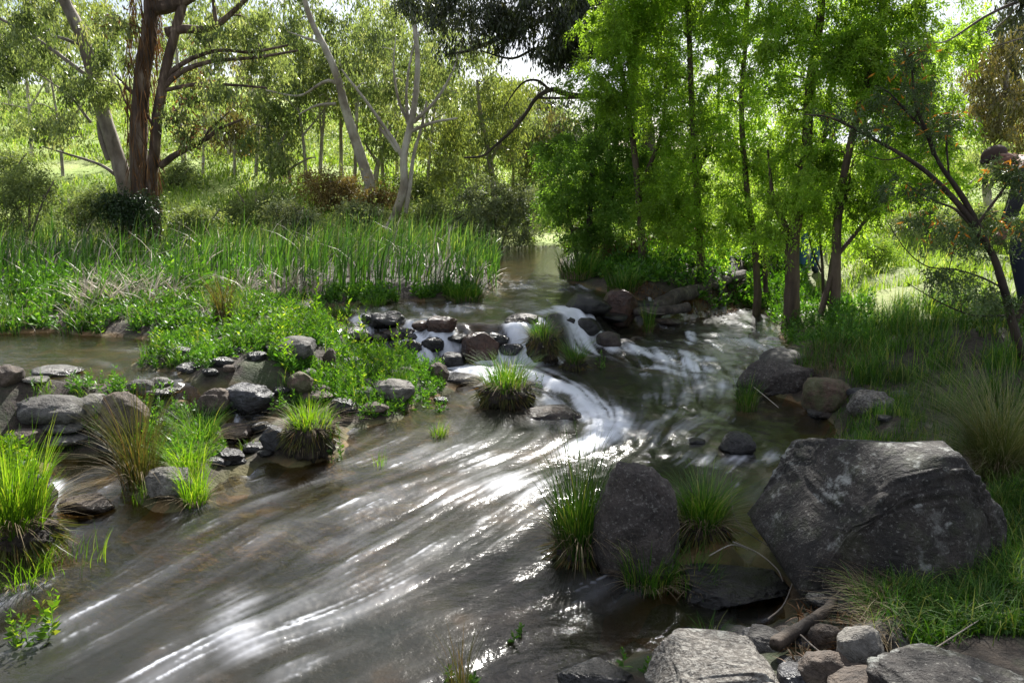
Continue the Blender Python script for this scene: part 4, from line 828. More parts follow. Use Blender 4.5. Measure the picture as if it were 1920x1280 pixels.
make_tree('gum_tree', 'pale leaning gum with a white curved limb left of centre',
  [([(694, 345), (682, 310), (662, 250), (645, 195), (634, 150), (614, 100), (582, 35), (555, -60)], 11, 4), ([(634, 158), (618, 152), (600, 158), (560, 180), (500, 170)], 4.5, 1.5), ([(630, 195), (595, 198), (560, 215)], 3.5, 1.5), ([(600, 80), (570, 70), (540, 60)], 3, 1)],
  [above(590, 30, 21.3, 60, 40, 1.4), above(540, 80, 21.3, 50, 50, 1.2), above(640, 60, 21.3, 45, 45, 1.2), above(560, 150, 21.3, 60, 40, 1.2), above(520, 210, 21.3, 50, 40, 1.), above(570, -60, 21.3, 100, 50, 2.), above(610, 130, 21.3, 50, 30, 1)],
  MT['bark_pale'], MT['gum'], 20, 75, 9000, .13, .038, cr=.42, twig=.02)
make_tree('gum_tree', 'many stemmed pale gum with a crooked base at the centre of the far bank',
  [([(728, 432), (742, 400), (757, 350), (757, 295), (768, 240), (778, 190), (783, 110), (775, 30), (765, -60)], 9, 3.5), ([(757, 300), (742, 270), (720, 238), (690, 195), (655, 150), (640, 130)], 5, 1.5), ([(764, 250), (790, 238), (820, 228), (858, 222)], 4.5, 2),
   ([(768, 235), (748, 190), (738, 130), (742, 70)], 3.5, 1), ([(766, 240), (762, 170), (775, 90), (800, 40)], 3.5, 1), ([(760, 400), (768, 350), (776, 290), (790, 240), (800, 190)], 5, 2), ([(775, 230), (820, 185), (850, 130), (870, 70)], 4, 1), ([(712, 240), (730, 262), (745, 285)], 4, 3)],
  [above(700, 110, 18.3, 70, 55, 1.3), above(780, 60, 18.3, 80, 60, 1.3), above(850, 130, 18.3, 70, 60, 1.3), above(690, 170, 18.3, 50, 40, 1), above(760, 150, 18.3, 70, 50, 1.), above(870, 200, 18.3, 50, 40, 1), above(720, 30, 18.3, 60, 50, 1.2), above(900, 110, 18.3, 60, 50, 1.2), above(800, -70, 18.3, 130, 50, 2)],
  MT['bark_pale'], MT['gum'], 17, 105, 12000, .11, .034, cr=.38, twig=.018)
make_tree('gum_tree', 'lime leaved gum behind the rounded shrub with a dark arching bough',
  [([(930, 420), (925, 350), (915, 280), (900, 210), (895, 150)], 8, 3), ([(920, 300), (950, 250), (985, 210)], 4, 1.5)],
  [above(850, 240, 19, 60, 35, 1.2), above(900, 230, 19, 60, 50, 1.2), above(880, 300, 19, 70, 40, 1.2), above(960, 250, 19, 50, 40, 1.), above(830, 290, 19, 40, 40, 1), above(980, 190, 19, 40, 40, 1), above(930, 160, 19, 60, 40, 1.2), above(840, 330, 18, 40, 30, .8)],
  MT['bark_grey'], MT['gum_lime'], 19, 75, 8500, .12, .036, cr=.42, twig=.018)
# tall dark gum behind the willows whose boughs hang over the stream
make_tree('overhanging_gum', 'tall dark gum behind the willows with boughs hanging over the stream',
  [([(1255, 480), (1235, 380), (1212, 280), (1203, 200), (1192, 90), (1200, -60), (1210, -250)], 22, 13), ([(1206, 180), (1160, 177), (1110, 181), (1060, 176), (1035, 168), (1005, 185), (985, 215), (960, 245), (930, 272), (905, 292), (870, 296)], 6.5, 1.8), ([(1032, 171), (1010, 152), (985, 153), (965, 172), (945, 203)], 3, 1),
   ([(1100, 182), (1060, 184), (1010, 184)], 3.5, 2), ([(1192, -20), (1130, 0), (1050, 20), (980, 55), (930, 75), (880, 95), (835, 103)], 8, 2), ([(1190, 70), (1120, 105), (1060, 105), (1010, 90), (960, 110), (900, 95)], 5, 1.5), ([(1185, 40), (1110, 25), (1020, 40), (940, 20)], 5, 2), ([(1195, -120), (1080, -110), (960, -80), (850, -60)], 8, 3)],
  [above(1080, 20, 13, 75, 65, 1.3, 5500), above(1060, 85, 13, 60, 28, .8, 3200), above(1120, 40, 13.4, 60, 50, 1., 2600), above(960, 20, 13, 60, 38, .9, 2200), above(880, 20, 13, 75, 40, 1., 2400), above(860, 70, 13, 40, 22, .5, 500), above(1000, -60, 13, 200, 55, 2., 6000), above(1200, -60, 13.5, 120, 90, 2., 4200), above(930, 60, 13, 50, 30, .6, 800), above(800, 0, 13.3, 55, 35, .8, 1200), above(1250, 20, 14, 60, 60, 1, 2500)],
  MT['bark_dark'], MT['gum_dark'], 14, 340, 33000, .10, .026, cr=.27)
# willows
WG = 'willows on the right shore'
make_tree('willow', 'bushy dark willow nearest the pool with foliage down to the bank', [([(1105, 510), (1105, 420), (1110, 330), (1120, 200)], 8, 3), ([(1130, 510), (1140, 420), (1160, 300)], 6, 2), ([(1085, 500), (1070, 420), (1050, 340)], 5, 2)],
  [above(1090, 300, 12, 70, 60, 1.), above(1130, 380, 12, 80, 60, 1.), above(1060, 370, 12, 45, 50, .8), above(1140, 230, 12, 60, 50, 1.), above(1040, 290, 12, 30, 30, .6), above(1180, 330, 12, 60, 80, 1.), above(1110, 440, 12, 60, 30, .7)],
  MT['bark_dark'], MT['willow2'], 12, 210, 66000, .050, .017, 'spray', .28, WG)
make_tree('willow', 'willow with lime crown top left of the group above the dark gum limb', [([(1205, 510), (1200, 400), (1185, 250), (1160, 100), (1150, 0)], 8, 3), ([(1200, 350), (1240, 250), (1250, 120)], 5, 2)],
  [above(1130, 90, 11, 55, 60, .8), above(1160, 30, 11, 60, 50, .9), above(1120, 170, 11, 50, 40, .7), above(1190, 110, 11, 50, 60, .8), above(1215, 20, 11, 60, 60, .9), above(1170, 190, 11, 60, 40, .7), above(1200, -80, 11, 90, 60, 1.), above(1240, 180, 11.4, 50, 80, .8), above(1240, 320, 11.3, 70, 80, .8)],
  MT['bark_willow'], MT['willow'], 11, 210, 64000, .048, .016, 'spray', .26, WG)
make_tree('willow', 'willow with a single reddish stem left of the twin stemmed one', [([(1316, 505), (1310, 420), (1304, 300), (1295, 150), (1290, 0), (1280, -120), (1250, -300)], 8, 3), ([(1306, 330), (1340, 240), (1350, 120)], 4, 2)],
  [above(1300, 70, 10.5, 65, 70, .9), above(1290, 170, 10.5, 60, 50, .9), above(1330, 260, 10.3, 60, 60, .8), above(1270, 340, 10.5, 60, 50, .8), above(1320, 380, 10.5, 55, 35, .7), above(1300, -50, 10.5, 100, 60, 1.), above(1260, 250, 10.5, 45, 40, .7), above(1350, 0, 10.5, 60, 60, .9), above(1280, 430, 10.5, 70, 35, .8), above(1230, 400, 10.6, 60, 45, .8), above(1300, -200, 10, 110, 90, 1.2)],  # highest clump is out of view, added for its shadow
  MT['bark_willow'], MT['willow'], 10.5, 270, 86000, .047, .016, 'spray', .26, WG)
make_tree('willow', 'slender twin stemmed willow between the reddish stem and the thick trunk', [([(1421, 548), (1414, 450), (1400, 350), (1390, 200), (1400, 50), (1400, -80), (1400, -330)], 7, 2.5), ([(1400, 0), (1330, -180), (1220, -330)], 4, 1.5), ([(1436, 548), (1434, 480), (1440, 400), (1450, 260)], 5, 2)],
  [above(1390, 60, 10, 60, 70, .8), above(1400, 170, 10, 60, 60, .8), above(1390, 290, 10, 60, 55, .7), above(1370, 380, 10, 50, 35, .6), above(1440, 240, 10, 45, 60, .7), above(1400, -60, 10, 90, 60, 1.), above(1430, 370, 10, 40, 35, .5), above(1370, 430, 10, 50, 35, .6), above(1430, 430, 10, 35, 30, .5), above(1440, 320, 10, 45, 50, .7), above(1420, -220, 9.6, 130, 100, 1.4), above(1220, -330, 8.8, 90, 100, 1.), above(1250, -215, 7.9, 80, 60, .6), above(1340, -260, 7.9, 80, 70, .6), above(1400, -330, 9.4, 60, 50, .8)],  # unseen clumps high above the stems, added to shade the foreground
  MT['bark_willow'], MT['willow'], 10, 300, 90000, .046, .0155, 'spray', .24, WG)
make_tree('willow', 'thick trunked willow forking low at the water edge', [([(1483, 600), (1486, 520), (1486, 450), (1500, 380), (1512, 280), (1520, 150), (1540, 20), (1540, -100), (1560, -380)], 15, 4), ([(1484, 440), (1460, 400), (1448, 360), (1440, 280)], 6, 2), ([(1495, 400), (1530, 330), (1550, 230), (1560, 120)], 6, 2)],
  [above(1500, 50, 9, 70, 70, .8), above(1480, 150, 9, 60, 50, .7), above(1530, 200, 9, 60, 60, .7), above(1490, 290, 9, 65, 50, .7), above(1470, 370, 9, 50, 35, .5), above(1560, 90, 9, 60, 60, .7), above(1510, -60, 9, 110, 60, 1.), above(1540, 300, 9, 45, 40, .5), above(1460, 60, 9, 50, 50, .5), above(1530, 400, 9, 55, 45, .5), above(1450, 430, 9, 40, 35, .4), above(1500, 350, 8.6, 60, 40, .4), above(1500, -220, 9, 140, 90, 1.2), above(1500, -380, 9, 140, 90, 1.)],  # topmost clumps lie out of view and were added to shade the boulders
  MT['bark_willow'], MT['willow'], 9, 340, 102000, .044, .015, 'spray', .22, WG)
make_tree('willow', 'rightmost willow with a straight trunk and lime sunlit edge', [([(1556, 620), (1566, 560), (1568, 470), (1572, 400), (1590, 290), (1620, 170), (1650, 60), (1660, -60), (1730, -330)], 10.5, 3), ([(1538, 590), (1552, 540), (1566, 500)], 6, 5), ([(1572, 476), (1610, 430), (1650, 375), (1680, 320)], 4.5, 1.5), ([(1576, 400), (1588, 360), (1600, 300)], 4, 2)],
  [above(1620, 60, 8.6, 70, 60, .7), above(1680, 120, 8.6, 60, 60, .7), above(1740, 190, 8.6, 55, 60, .6), above(1640, 180, 8.6, 60, 60, .7), above(1690, 30, 8.6, 60, 50, .7), above(1610, 290, 8.6, 50, 50, .6), above(1690, 270, 8.6, 60, 40, .6), above(1770, 260, 8.6, 35, 35, .5), above(1650, -60, 8.6, 110, 60, 1.), above(1740, 100, 8.6, 40, 50, .5), above(1640, 340, 8.6, 45, 30, .5), above(1620, 130, 8.6, 60, 60, .6), above(1760, 330, 8.6, 45, 35, .5), above(1700, 190, 8.6, 60, 60, .6), above(1620, 370, 8.6, 60, 40, .5), above(1700, 360, 8.6, 50, 35, .5), above(1800, 60, 9.5, 40, 60, .5)],
  MT['bark_willow'], MT['willow'], 8.6, 300, 98000, .042, .0145, 'spray', .21, WG)
make_tree('willow_sapling', 'thin straight sapling stems between the thick and the rightmost willow', [([(1544, 575), (1542, 500), (1536, 420), (1540, 330)], 3.5, 1), ([(1552, 570), (1556, 500), (1575, 430), (1590, 380)], 2.5, .8), ([(1540, 510), (1520, 460), (1515, 420)], 2, .8)],
  [above(1535, 400, 9.4, 30, 50, .3), above(1560, 440, 9.4, 25, 40, .3), above(1600, 430, 9.4, 30, 40, .3)], MT['bark_dark'], MT['willow'], 9.4, 40, 5000, .05, .016, 'spray', .18, None, 'sapling', .005)
# wattle at right
make_tree('wattle_tree', 'thin branched wattle with orange tips leaning in from the right bank',
  [([(1925, 700), (1900, 610), (1882, 540), (1862, 480), (1830, 425), (1790, 375), (1740, 325), (1690, 290), (1640, 262), (1560, 222), (1510, 215)], 9, 1.2), ([(1845, 445), (1805, 370), (1770, 320), (1752, 290)], 6, 3), ([(1752, 290), (1738, 250), (1718, 200), (1710, 130), (1705, 90)], 4.5, 1.), ([(1735, 245), (1700, 210), (1668, 175), (1640, 160)], 2.5, .8), ([(1862, 480), (1800, 400), (1760, 380), (1730, 365), (1700, 345)], 3, 1), ([(1830, 425), (1870, 370), (1910, 320), (1960, 270)], 3, 1.5),
   ([(1895, 590), (1860, 592), (1820, 590), (1780, 575), (1750, 560), (1700, 530)], 2.6, .8), ([(1880, 540), (1840, 520), (1790, 505), (1740, 500), (1700, 470), (1660, 410)], 2.2, .7), ([(1780, 340), (1775, 250), (1790, 200)], 2., .8), ([(1900, 610), (1935, 540), (1960, 440), (1950, 330)], 6, 2), ([(1700, 292), (1660, 300), (1620, 290)], 1.6, .6)],
  [above(1570, 215, 5.6, 40, 18, .25), above(1640, 240, 5.6, 45, 20, .3), above(1690, 110, 5.6, 40, 30, .3), above(1720, 180, 5.6, 45, 35, .3), above(1650, 180, 5.6, 30, 20, .25), above(1700, 350, 5.6, 50, 25, .3), above(1760, 240, 5.6, 40, 40, .3), above(1800, 450, 5.6, 60, 30, .4), above(1740, 420, 5.6, 40, 25, .3), above(1890, 420, 5.5, 40, 60, .4), above(1885, 325, 5.5, 42, 30, .3, 2400), above(1780, 520, 5.5, 60, 25, .4), above(1850, 560, 5.4, 60, 30, .4)],
  MT['bark_dark'], MT['wattle'], 5.6, 230, 17000, .030, .009, 'spray', .10, None, 'tree', .0032, tip=(260, 'orange', .06, .014, lambda c: c[:, 2] > 1.3))
# other right hand and background trees
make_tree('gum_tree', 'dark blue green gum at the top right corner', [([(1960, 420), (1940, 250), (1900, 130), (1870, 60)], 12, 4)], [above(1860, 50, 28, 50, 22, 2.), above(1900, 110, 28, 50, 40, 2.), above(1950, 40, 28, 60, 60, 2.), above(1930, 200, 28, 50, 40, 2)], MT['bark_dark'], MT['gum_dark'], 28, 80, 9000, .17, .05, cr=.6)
make_tree('gum_tree', 'orange tinted gum below the dark one at the right edge', [([(1860, 430), (1850, 330), (1880, 200), (1890, 120)], 9, 3), ([(1855, 300), (1830, 200)], 4, 2)], [above(1840, 130, 18, 45, 40, 1.), above(1890, 180, 18, 50, 50, 1.), above(1850, 220, 18, 50, 50, 1.), above(1930, 260, 18, 50, 60, 1.), above(1880, 90, 18, 40, 30, 1)], MT['bark_grey'], MT['gum_warm'], 18, 90, 9000, .12, .035, cr=.4)
make_tree('overhead_gum', 'gum outside the frame at right whose twigs enter the top right corner', [([(2500, 700), (2450, 400), (2350, 100), (2200, -150), (2000, -350)], 26, 12), ([(2200, -150), (2050, -40), (1920, 0), (1850, 30), (1780, 75), (1750, 80)], 5, .8), ([(2200, -150), (2040, 60), (1930, 70), (1850, 92)], 4, .7), ([(1920, 0), (1870, 50), (1815, 75)], 1.5, .5)],
  [above(1950, -60, 6, 60, 50, .5), above(2000, -300, 5.5, 350, 150, 1.2), above(1700, -420, 5.6, 300, 130, 1.), above(1900, -5, 6, 30, 12, .2), above(2300, -100, 6, 150, 200, 1.)], MT['bark_grey'], MT['gum_dark'], 6, 170, 17000, .08, .02, cr=.24)

def hitY(px, py):
    a, d, e = raydir(px, py); ys = np.arange(13, 110, .25); t = ys / d; zz = EYE + e * t; g_ = gh(a * t, ys); k_ = np.nonzero(zz < g_ + .02)[0]
    return float(ys[k_[0]]) if len(k_) else 70.
BG = 'slender gums on the hillside'
bgt = [(510, 345, 215, 24, 5, 'slim pale trunk gum above the dead reeds left of the tan shrub', 'gum'), (546, 350, 270, 26, 4, 'short pale trunk gum just right of the slim one on the slope', 'gum'), (702, 350, 240, 25, 6, 'stout grey gum right behind the pale leaning gum', 'gum'), (718, 345, 150, 27, 4, 'thin gum behind the stout grey one', 'gum_lime'),
       (20, 200, 60, 30, 4, 'gum high on the grass at the far left edge', 'gum'), (118, 330, 130, 24, 3, 'crooked thin gum left of the leaning grey gum', 'scrub'), (430, 300, 120, 30, 4, 'gum on the slope right of the big stringy gum', 'gum_warm'), (600, 335, 150, 30, 4, 'gum behind the tan shrub', 'gum_lime'), (860, 360, 190, 28, 5, 'gum behind the many stemmed one', 'gum'),
       (1015, 400, 230, 30, 5, 'olive gum on the skyline above the pool', 'gum_warm'), (1060, 390, 220, 34, 5, 'grey green gum on the skyline left of the willows', 'gum_dark'), (640, 330, 110, 34, 4, 'distant gum framed by the leaning and the many stemmed gum', 'gum'), (345, 310, 40, 32, 5, 'tall gum far behind the stringy gum', 'gum'), (170, 220, 40, 34, 4, 'gum on the upper slope behind the leaning grey gum', 'gum_lime'),
       (960, 380, 260, 26, 4, 'grey twiggy gum behind the rounded shrub', 'scrub'), (1800, 420, 280, 24, 4, 'shrubby gum on the sunny rise at right', 'gum'), (1700, 400, 300, 26, 4, 'low gum seen under the rightmost willow', 'gum_warm'), (440, 330, 230, 21, 3, 'rust leaved sapling beside the stringy gum', 'gum_warm'),
       (480, 330, 60, 24, 3.5, 'thin pale gum immediately left of the slim pale trunk gum', 'gum'), (575, 345, 120, 24, 3.5, 'thin pale gum between the short pale gum and the leaning one', 'gum'), (665, 350, 60, 24, 3.5, 'thin gum crossing behind the leaning pale trunk', 'gum'), (800, 380, 120, 24, 4, 'pale gum just right of the many stemmed one', 'gum'), (830, 370, 160, 24, 3, 'thin gum left of the lime leaved gum', 'gum_lime'),
       (380, 330, 90, 24, 3, 'thin gum seen through the right boughs of the stringy gum', 'gum'), (60, 300, 60, 24, 3.5, 'thin bare stemmed gum left of the leaning grey gum', 'gum'), (400, 260, 20, 24, 3.5, 'tall gum high on the slope above the rust leaved sapling', 'gum_lime'), (890, 380, 200, 24, 3.5, 'pale stemmed gum behind the lime leaved gum', 'gum'), (985, 390, 210, 24, 3.5, 'leaning gum at the right of the grey twiggy gum', 'gum'), (745, 340, 40, 24, 4, 'tall pale gum directly behind the many stemmed gum', 'gum')]
for (a, yb, yt, Yd, rr, lb, lf) in bgt:
    Yd = hitY(a, yb); lean_ = random.uniform(-25, 25); hgt = yb - yt; wdt = max(28, hgt * .38)
    make_tree('gum_tree', lb, [([(a, yb), (a + lean_ * .3, yb - hgt * .4), (a + lean_, yt + hgt * .12), (a + lean_ * 1.3, yt)], rr, rr * .35), ([(a + lean_ * .3, yb - hgt * .4), (a - lean_ + 12, yb - hgt * .65), (a - lean_ * 1.5 + 18, yt + 25)], rr * .6, rr * .25)],
              [above(a + lean_ + random.uniform(-wdt, wdt) * .7, yt + hgt * random.uniform(-.25, .5), Yd, wdt * random.uniform(.45, .8), wdt * random.uniform(.3, .6), 1.2) for _ in range(6)], MT['bark_pale'] if lf != 'scrub' else MT['bark_grey'], MT[lf], Yd, 26, 1700, .0064 * Yd, .002 * Yd, cr=.021 * Yd, group=BG, twig=.0009 * Yd)

# shrubs
def shrub(px, pyb, wp, hp, Yd, mat, label, n=9000, L_=None, name='shrub', nc=70, mode='scrub', bark='bark_grey'):
    L_ = L_ or .0038 * Yd; q = []
    for k in range(7):
        q.append(above(px + random.uniform(-.33, .33) * wp, pyb - hp * random.uniform(.2, .72), Yd, wp * random.uniform(.16, .28), hp * random.uniform(.16, .28), wp * .25 * Yd / F))
    make_tree(name, label, [([(px + s * wp * .04, pyb + 4), (px + s * wp * .15, pyb - hp * .35), (px + s * wp * .3, pyb - hp * .7)], 2.6, 1) for s in (-1, 0, .9)], q, MT[bark], MT[mat], Yd, nc, n, L_, L_ * .34, 'spray', .024 * Yd, None, 'shrub', .0007 * Yd)
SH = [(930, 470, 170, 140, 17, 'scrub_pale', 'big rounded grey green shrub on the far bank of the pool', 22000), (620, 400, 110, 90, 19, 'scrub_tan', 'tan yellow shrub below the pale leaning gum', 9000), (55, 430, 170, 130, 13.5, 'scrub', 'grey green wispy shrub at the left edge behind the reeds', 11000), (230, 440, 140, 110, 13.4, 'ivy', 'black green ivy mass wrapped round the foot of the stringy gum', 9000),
      (160, 430, 120, 90, 13.4, 'scrub', 'olive shrub left of the ivy mass', 8000), (380, 440, 120, 70, 14, 'scrub', 'low olive shrub right of the stringy gum', 7000), (480, 420, 120, 90, 16, 'scrub', 'brown olive shrub below the slim pale trunk gum', 8000), (540, 430, 110, 60, 15, 'scrub_pale', 'pale low shrub behind the reeds near the tan shrub', 7000), (810, 440, 90, 80, 17, 'scrub', 'thin olive shrub left of the big rounded one', 5000),
      (690, 430, 110, 60, 17, 'scrub_pale', 'pale low shrub at the crooked gum base', 6000), (1000, 400, 90, 90, 21, 'gum_lime', 'lime shrub behind the right of the rounded one', 6000), (780, 380, 90, 60, 22, 'scrub', 'olive shrub between the crooked gum and the rounded shrub', 5000), (20, 330, 110, 60, 20, 'scrub', 'low shrub on the slope at far left', 5000), (330, 350, 90, 50, 22, 'scrub', 'dark bush on the slope seen right of the stringy gum', 5000),
      (470, 290, 120, 70, 26, 'gum_warm', 'brown bush upslope of the slim pale gum', 6000), (700, 400, 90, 50, 21, 'scrub_tan', 'straw coloured shrub behind the crooked gum base', 5000), (1720, 470, 120, 60, 13, 'scrub_pale', 'pale scrubby bush on the sunny rise', 5000), (1640, 500, 90, 60, 11, 'grass_hill', 'light grassy bush behind the rightmost willow', 5000), (1830, 470, 120, 80, 13, 'scrub', 'olive bush beside the walker at right', 6000),
      (1180, 520, 150, 90, 12, 'brownfern', 'brown twiggy thicket under the dark bushy willow', 8000), (1290, 500, 140, 70, 12.5, 'brownfern', 'brown undergrowth behind the reddish willow stem', 6000), (1400, 510, 120, 80, 12.5, 'willow2', 'dark green undergrowth behind the twin stemmed willow', 7000), (1100, 470, 110, 80, 15, 'scrub', 'shadowed shrub at the pool edge left of the willows', 7000)]
for a in SH: shrub(a[0], a[1], a[2], a[3], (a[4] if a[4] < 15.5 else hitY(a[0], a[1])), a[5], a[6], a[7])
# far wood
k = 140; yy = rng.uniform(50, 105, k); xx = yy * rng.uniform(-.8, .8, k); gz = gh(xx, yy); hh = rng.uniform(4, 9, k) * np.where(np.abs(xx / yy - .05) < .12, .55, 1)
S = Soup()
for i in range(k):
    n = 420; nb = 7; bc = np.column_stack([rng.normal(0, 1.3, nb), rng.normal(0, 1.3, nb), rng.uniform(.3, 1., nb) * hh[i]]); j = rng.integers(0, nb, n)
    C = np.array([xx[i], yy[i], gz[i]]) + bc[j] + rng.normal(0, .55, (n, 3)); S.add(leaves(C, np.column_stack([rng.normal(0, .6, (n, 2)), -np.ones(n)]), .30, .10), np.clip(rng.random(n) * .6 + .4 * rng.random(), 0, 1))
wd_o = S.build('far_wood', MT['gum']); tag(wd_o, 'distant grey green gum wood on the hill and skyline', 'wood', kind='stuff')
T = Tubes()
for i in range(k): T.add(np.array([[xx[i], yy[i], gz[i] - .2], [xx[i] + rng.normal(0, .3), yy[i], gz[i] + hh[i] * .5], [xx[i] + rng.normal(0, .8), yy[i], gz[i] + hh[i]]]), [.16, .11, .04], 5)
T.build('trunks', MT['bark_pale'], wd_o)
# undergrowth stuff
S = Soup(); k = 230; pp = []
yy = rng.uniform(14.8, 34, k); xx = yy * rng.uniform(-.72, .72, k); kp = (water_sd(xx, yy) < -.4); xx = xx[kp]; yy = yy[kp]
for i in range(len(xx)):
    n = 150; r0 = rng.uniform(.25, .7); C = np.array([xx[i], yy[i], gh(xx[i:i + 1], yy[i:i + 1])[0]]) + rng.normal(0, 1, (n, 3)) * [r0, r0, 0] + np.abs(rng.normal(0, r0 * .7, (n, 1))) * [0, 0, 1.]
    S.add(leaves(C, rng.normal(size=(n, 3)) + [0, 0, .8], .0045 * yy[i], .0014 * yy[i]), np.clip(.5 * rng.random(n) + .5 * rng.random(), 0, 1))
tag(S.build('undergrowth', MT['scrub']), 'tangled low undergrowth on the far bank and slope', 'undergrowth', kind='stuff')

# ---------------------------------------------------------------- wood debris
def stick(name, label, pts, r0, r1, mat='wood', cat='branch', lift=.02, seg=7, rough=.12, group=None):
    P_ = []
    for p in pts:
        if len(p) == 3: P_.append(at(p[0], p[1], p[2]))
        else: q = gnd(*p)[0]; q[2] += lift; P_.append(q)
    P_ = np.array(P_); T = Tubes(); P_ = np.vstack([P_[:1], P_[:1] + .02 * (P_[1] - P_[0]), P_[1:-1], P_[-1:] - .02 * (P_[-1] - P_[-2]), P_[-1:]]); T.add(P_, np.concatenate([[r0 * .1], np.linspace(r0, r1, len(P_) - 2), [r1 * .1]]), seg, rough, 5); o = T.build(name, MT[mat], off=P_[0], loc=tuple(P_[0])); return tag(o, label, cat, group)
stick('driftwood_log', 'weathered driftwood log lying across the right end of the weir', [(1225, 600), (1265, 585), (1310, 572), (1350, 560), (1392, 548)], .10, .07, cat='log', lift=.12, seg=12, rough=.2)
stick('driftwood_log', 'shorter dark log behind the long driftwood log', [(1190, 572), (1240, 566), (1290, 560)], .05, .06, cat='log', lift=.05, seg=10, rough=.2)
stick('charred_branch', 'charred black branch leaning among the rocks at the bottom', [(1452, 1232), (1500, 1200), (1545, 1168), (1562, 1150)], .026, .016, 'bark_dark', lift=.05, seg=10)
for (pts, lb) in [([(1690, 1282), (1760, 1235), (1828, 1190)], 'long thin straight stick at the bottom right'), ([(1375, 1035), (1420, 1055), (1455, 1085), (1466, 1108)], 'bent pale twig on the flat black rock'), ([(1500, 1215), (1540, 1250), (1600, 1275)], 'dark twig crossing the rocks right of the speckled one'), ([(1440, 1180), (1470, 1150), (1495, 1080)], 'thin bare twig rising before the great boulder'),
                  ([(1405, 730), (1435, 755), (1458, 775)], 'pale straw stalk leaning into the water under the slab'), ([(1330, 1060), (1370, 1040), (1400, 1048)], 'curved pale stalk over the flat black rock'), ([(1370, 905), (1378, 990), (1450, 1050)], 'dark dead stem in front of the great boulder'), ([(1190, 565), (1230, 572), (1290, 590)], 'pale broken stick on the weir behind the red boulder')]:
    stick('twig', lb, pts, .0038, .002, 'wood' if 'dark' in lb else 'bark_pale', 'twig', .05, 5, .05)
grass_patch('driftwood_litter', 'rusty brown dead twigs heaped on the driftwood', [(1140, 575), (1180, 545), (1290, 540), (1380, 535), (1390, 550), (1230, 590)], 900, (.04, .18), .006, 'brownfern', lean=(.5, 1.6), water_ok=True, cat='litter')
grass_patch('bark_litter', 'dead leaves and bark scraps between the rocks at bottom right', [(1480, 1200), (1500, 1140), (1620, 1120), (1680, 1180), (1640, 1290), (1480, 1290)], 260, (.02, .06), .009, 'brownfern', lean=(.8, 1.6), water_ok=True, cat='litter')

# ---------------------------------------------------------------- people
def plain(name, c, rough=.8):
    m = M(name); n = m.noise(60, m.obj(), 4); cc = m.mix(m.math('MULTIPLY', n, .6), c, tuple(x * .55 for x in c)); return m.end(m.n('BsdfPrincipled', Base_Color=cc, Roughness=rough, Normal=m.bump(n, .3, .004)).outputs[0])
MT['skin'] = plain('skin', (.26, .13, .09), .55); MT['jacket'] = plain('dark jacket', (.018, .018, .022)); MT['navy'] = plain('navy jeans', (.01, .014, .03)); MT['denim'] = plain('blue jeans', (.04, .11, .30)); MT['hair'] = plain('brown hair', (.045, .022, .014)); MT['shoe'] = plain('shoe', (.02, .025, .05)); MT['orangec'] = plain('orange collar', (.5, .17, .08)); MT['eye'] = plain('eye', (.02, .02, .02), .3); MT['cap'] = plain('brown cap', (.035, .02, .018))
def skinmesh(name, verts, edges, radii, mat, parent, rootv=0, sub=2):
    me = bpy.data.meshes.new(name); me.from_pydata([tuple(map(float, v)) for v in verts], edges, []); o = bpy.data.objects.new(name, me); COL.objects.link(o); o.parent = parent
    md = o.modifiers.new('skin', 'SKIN'); md.use_smooth_shade = True
    sv_ = me.skin_vertices[0].data if me.skin_vertices else None
    if sv_ is None:
        me.skin_vertices_ensure() if hasattr(me, 'skin_vertices_ensure') else None
    if not me.skin_vertices:
        bm = bmesh.new(); bm.from_mesh(me); bm.verts.layers.skin.verify(); bm.to_mesh(me); bm.free()
    for v, r0 in zip(me.skin_vertices[0].data, radii): v.radius = (r0, r0) if np.ndim(r0) == 0 else r0
    for i, v in enumerate(me.skin_vertices[0].data): v.use_root = (i == rootv)
    s2_ = o.modifiers.new('sub', 'SUBSURF'); s2_.levels = sub; s2_.render_levels = sub; me.materials.append(mat); return o
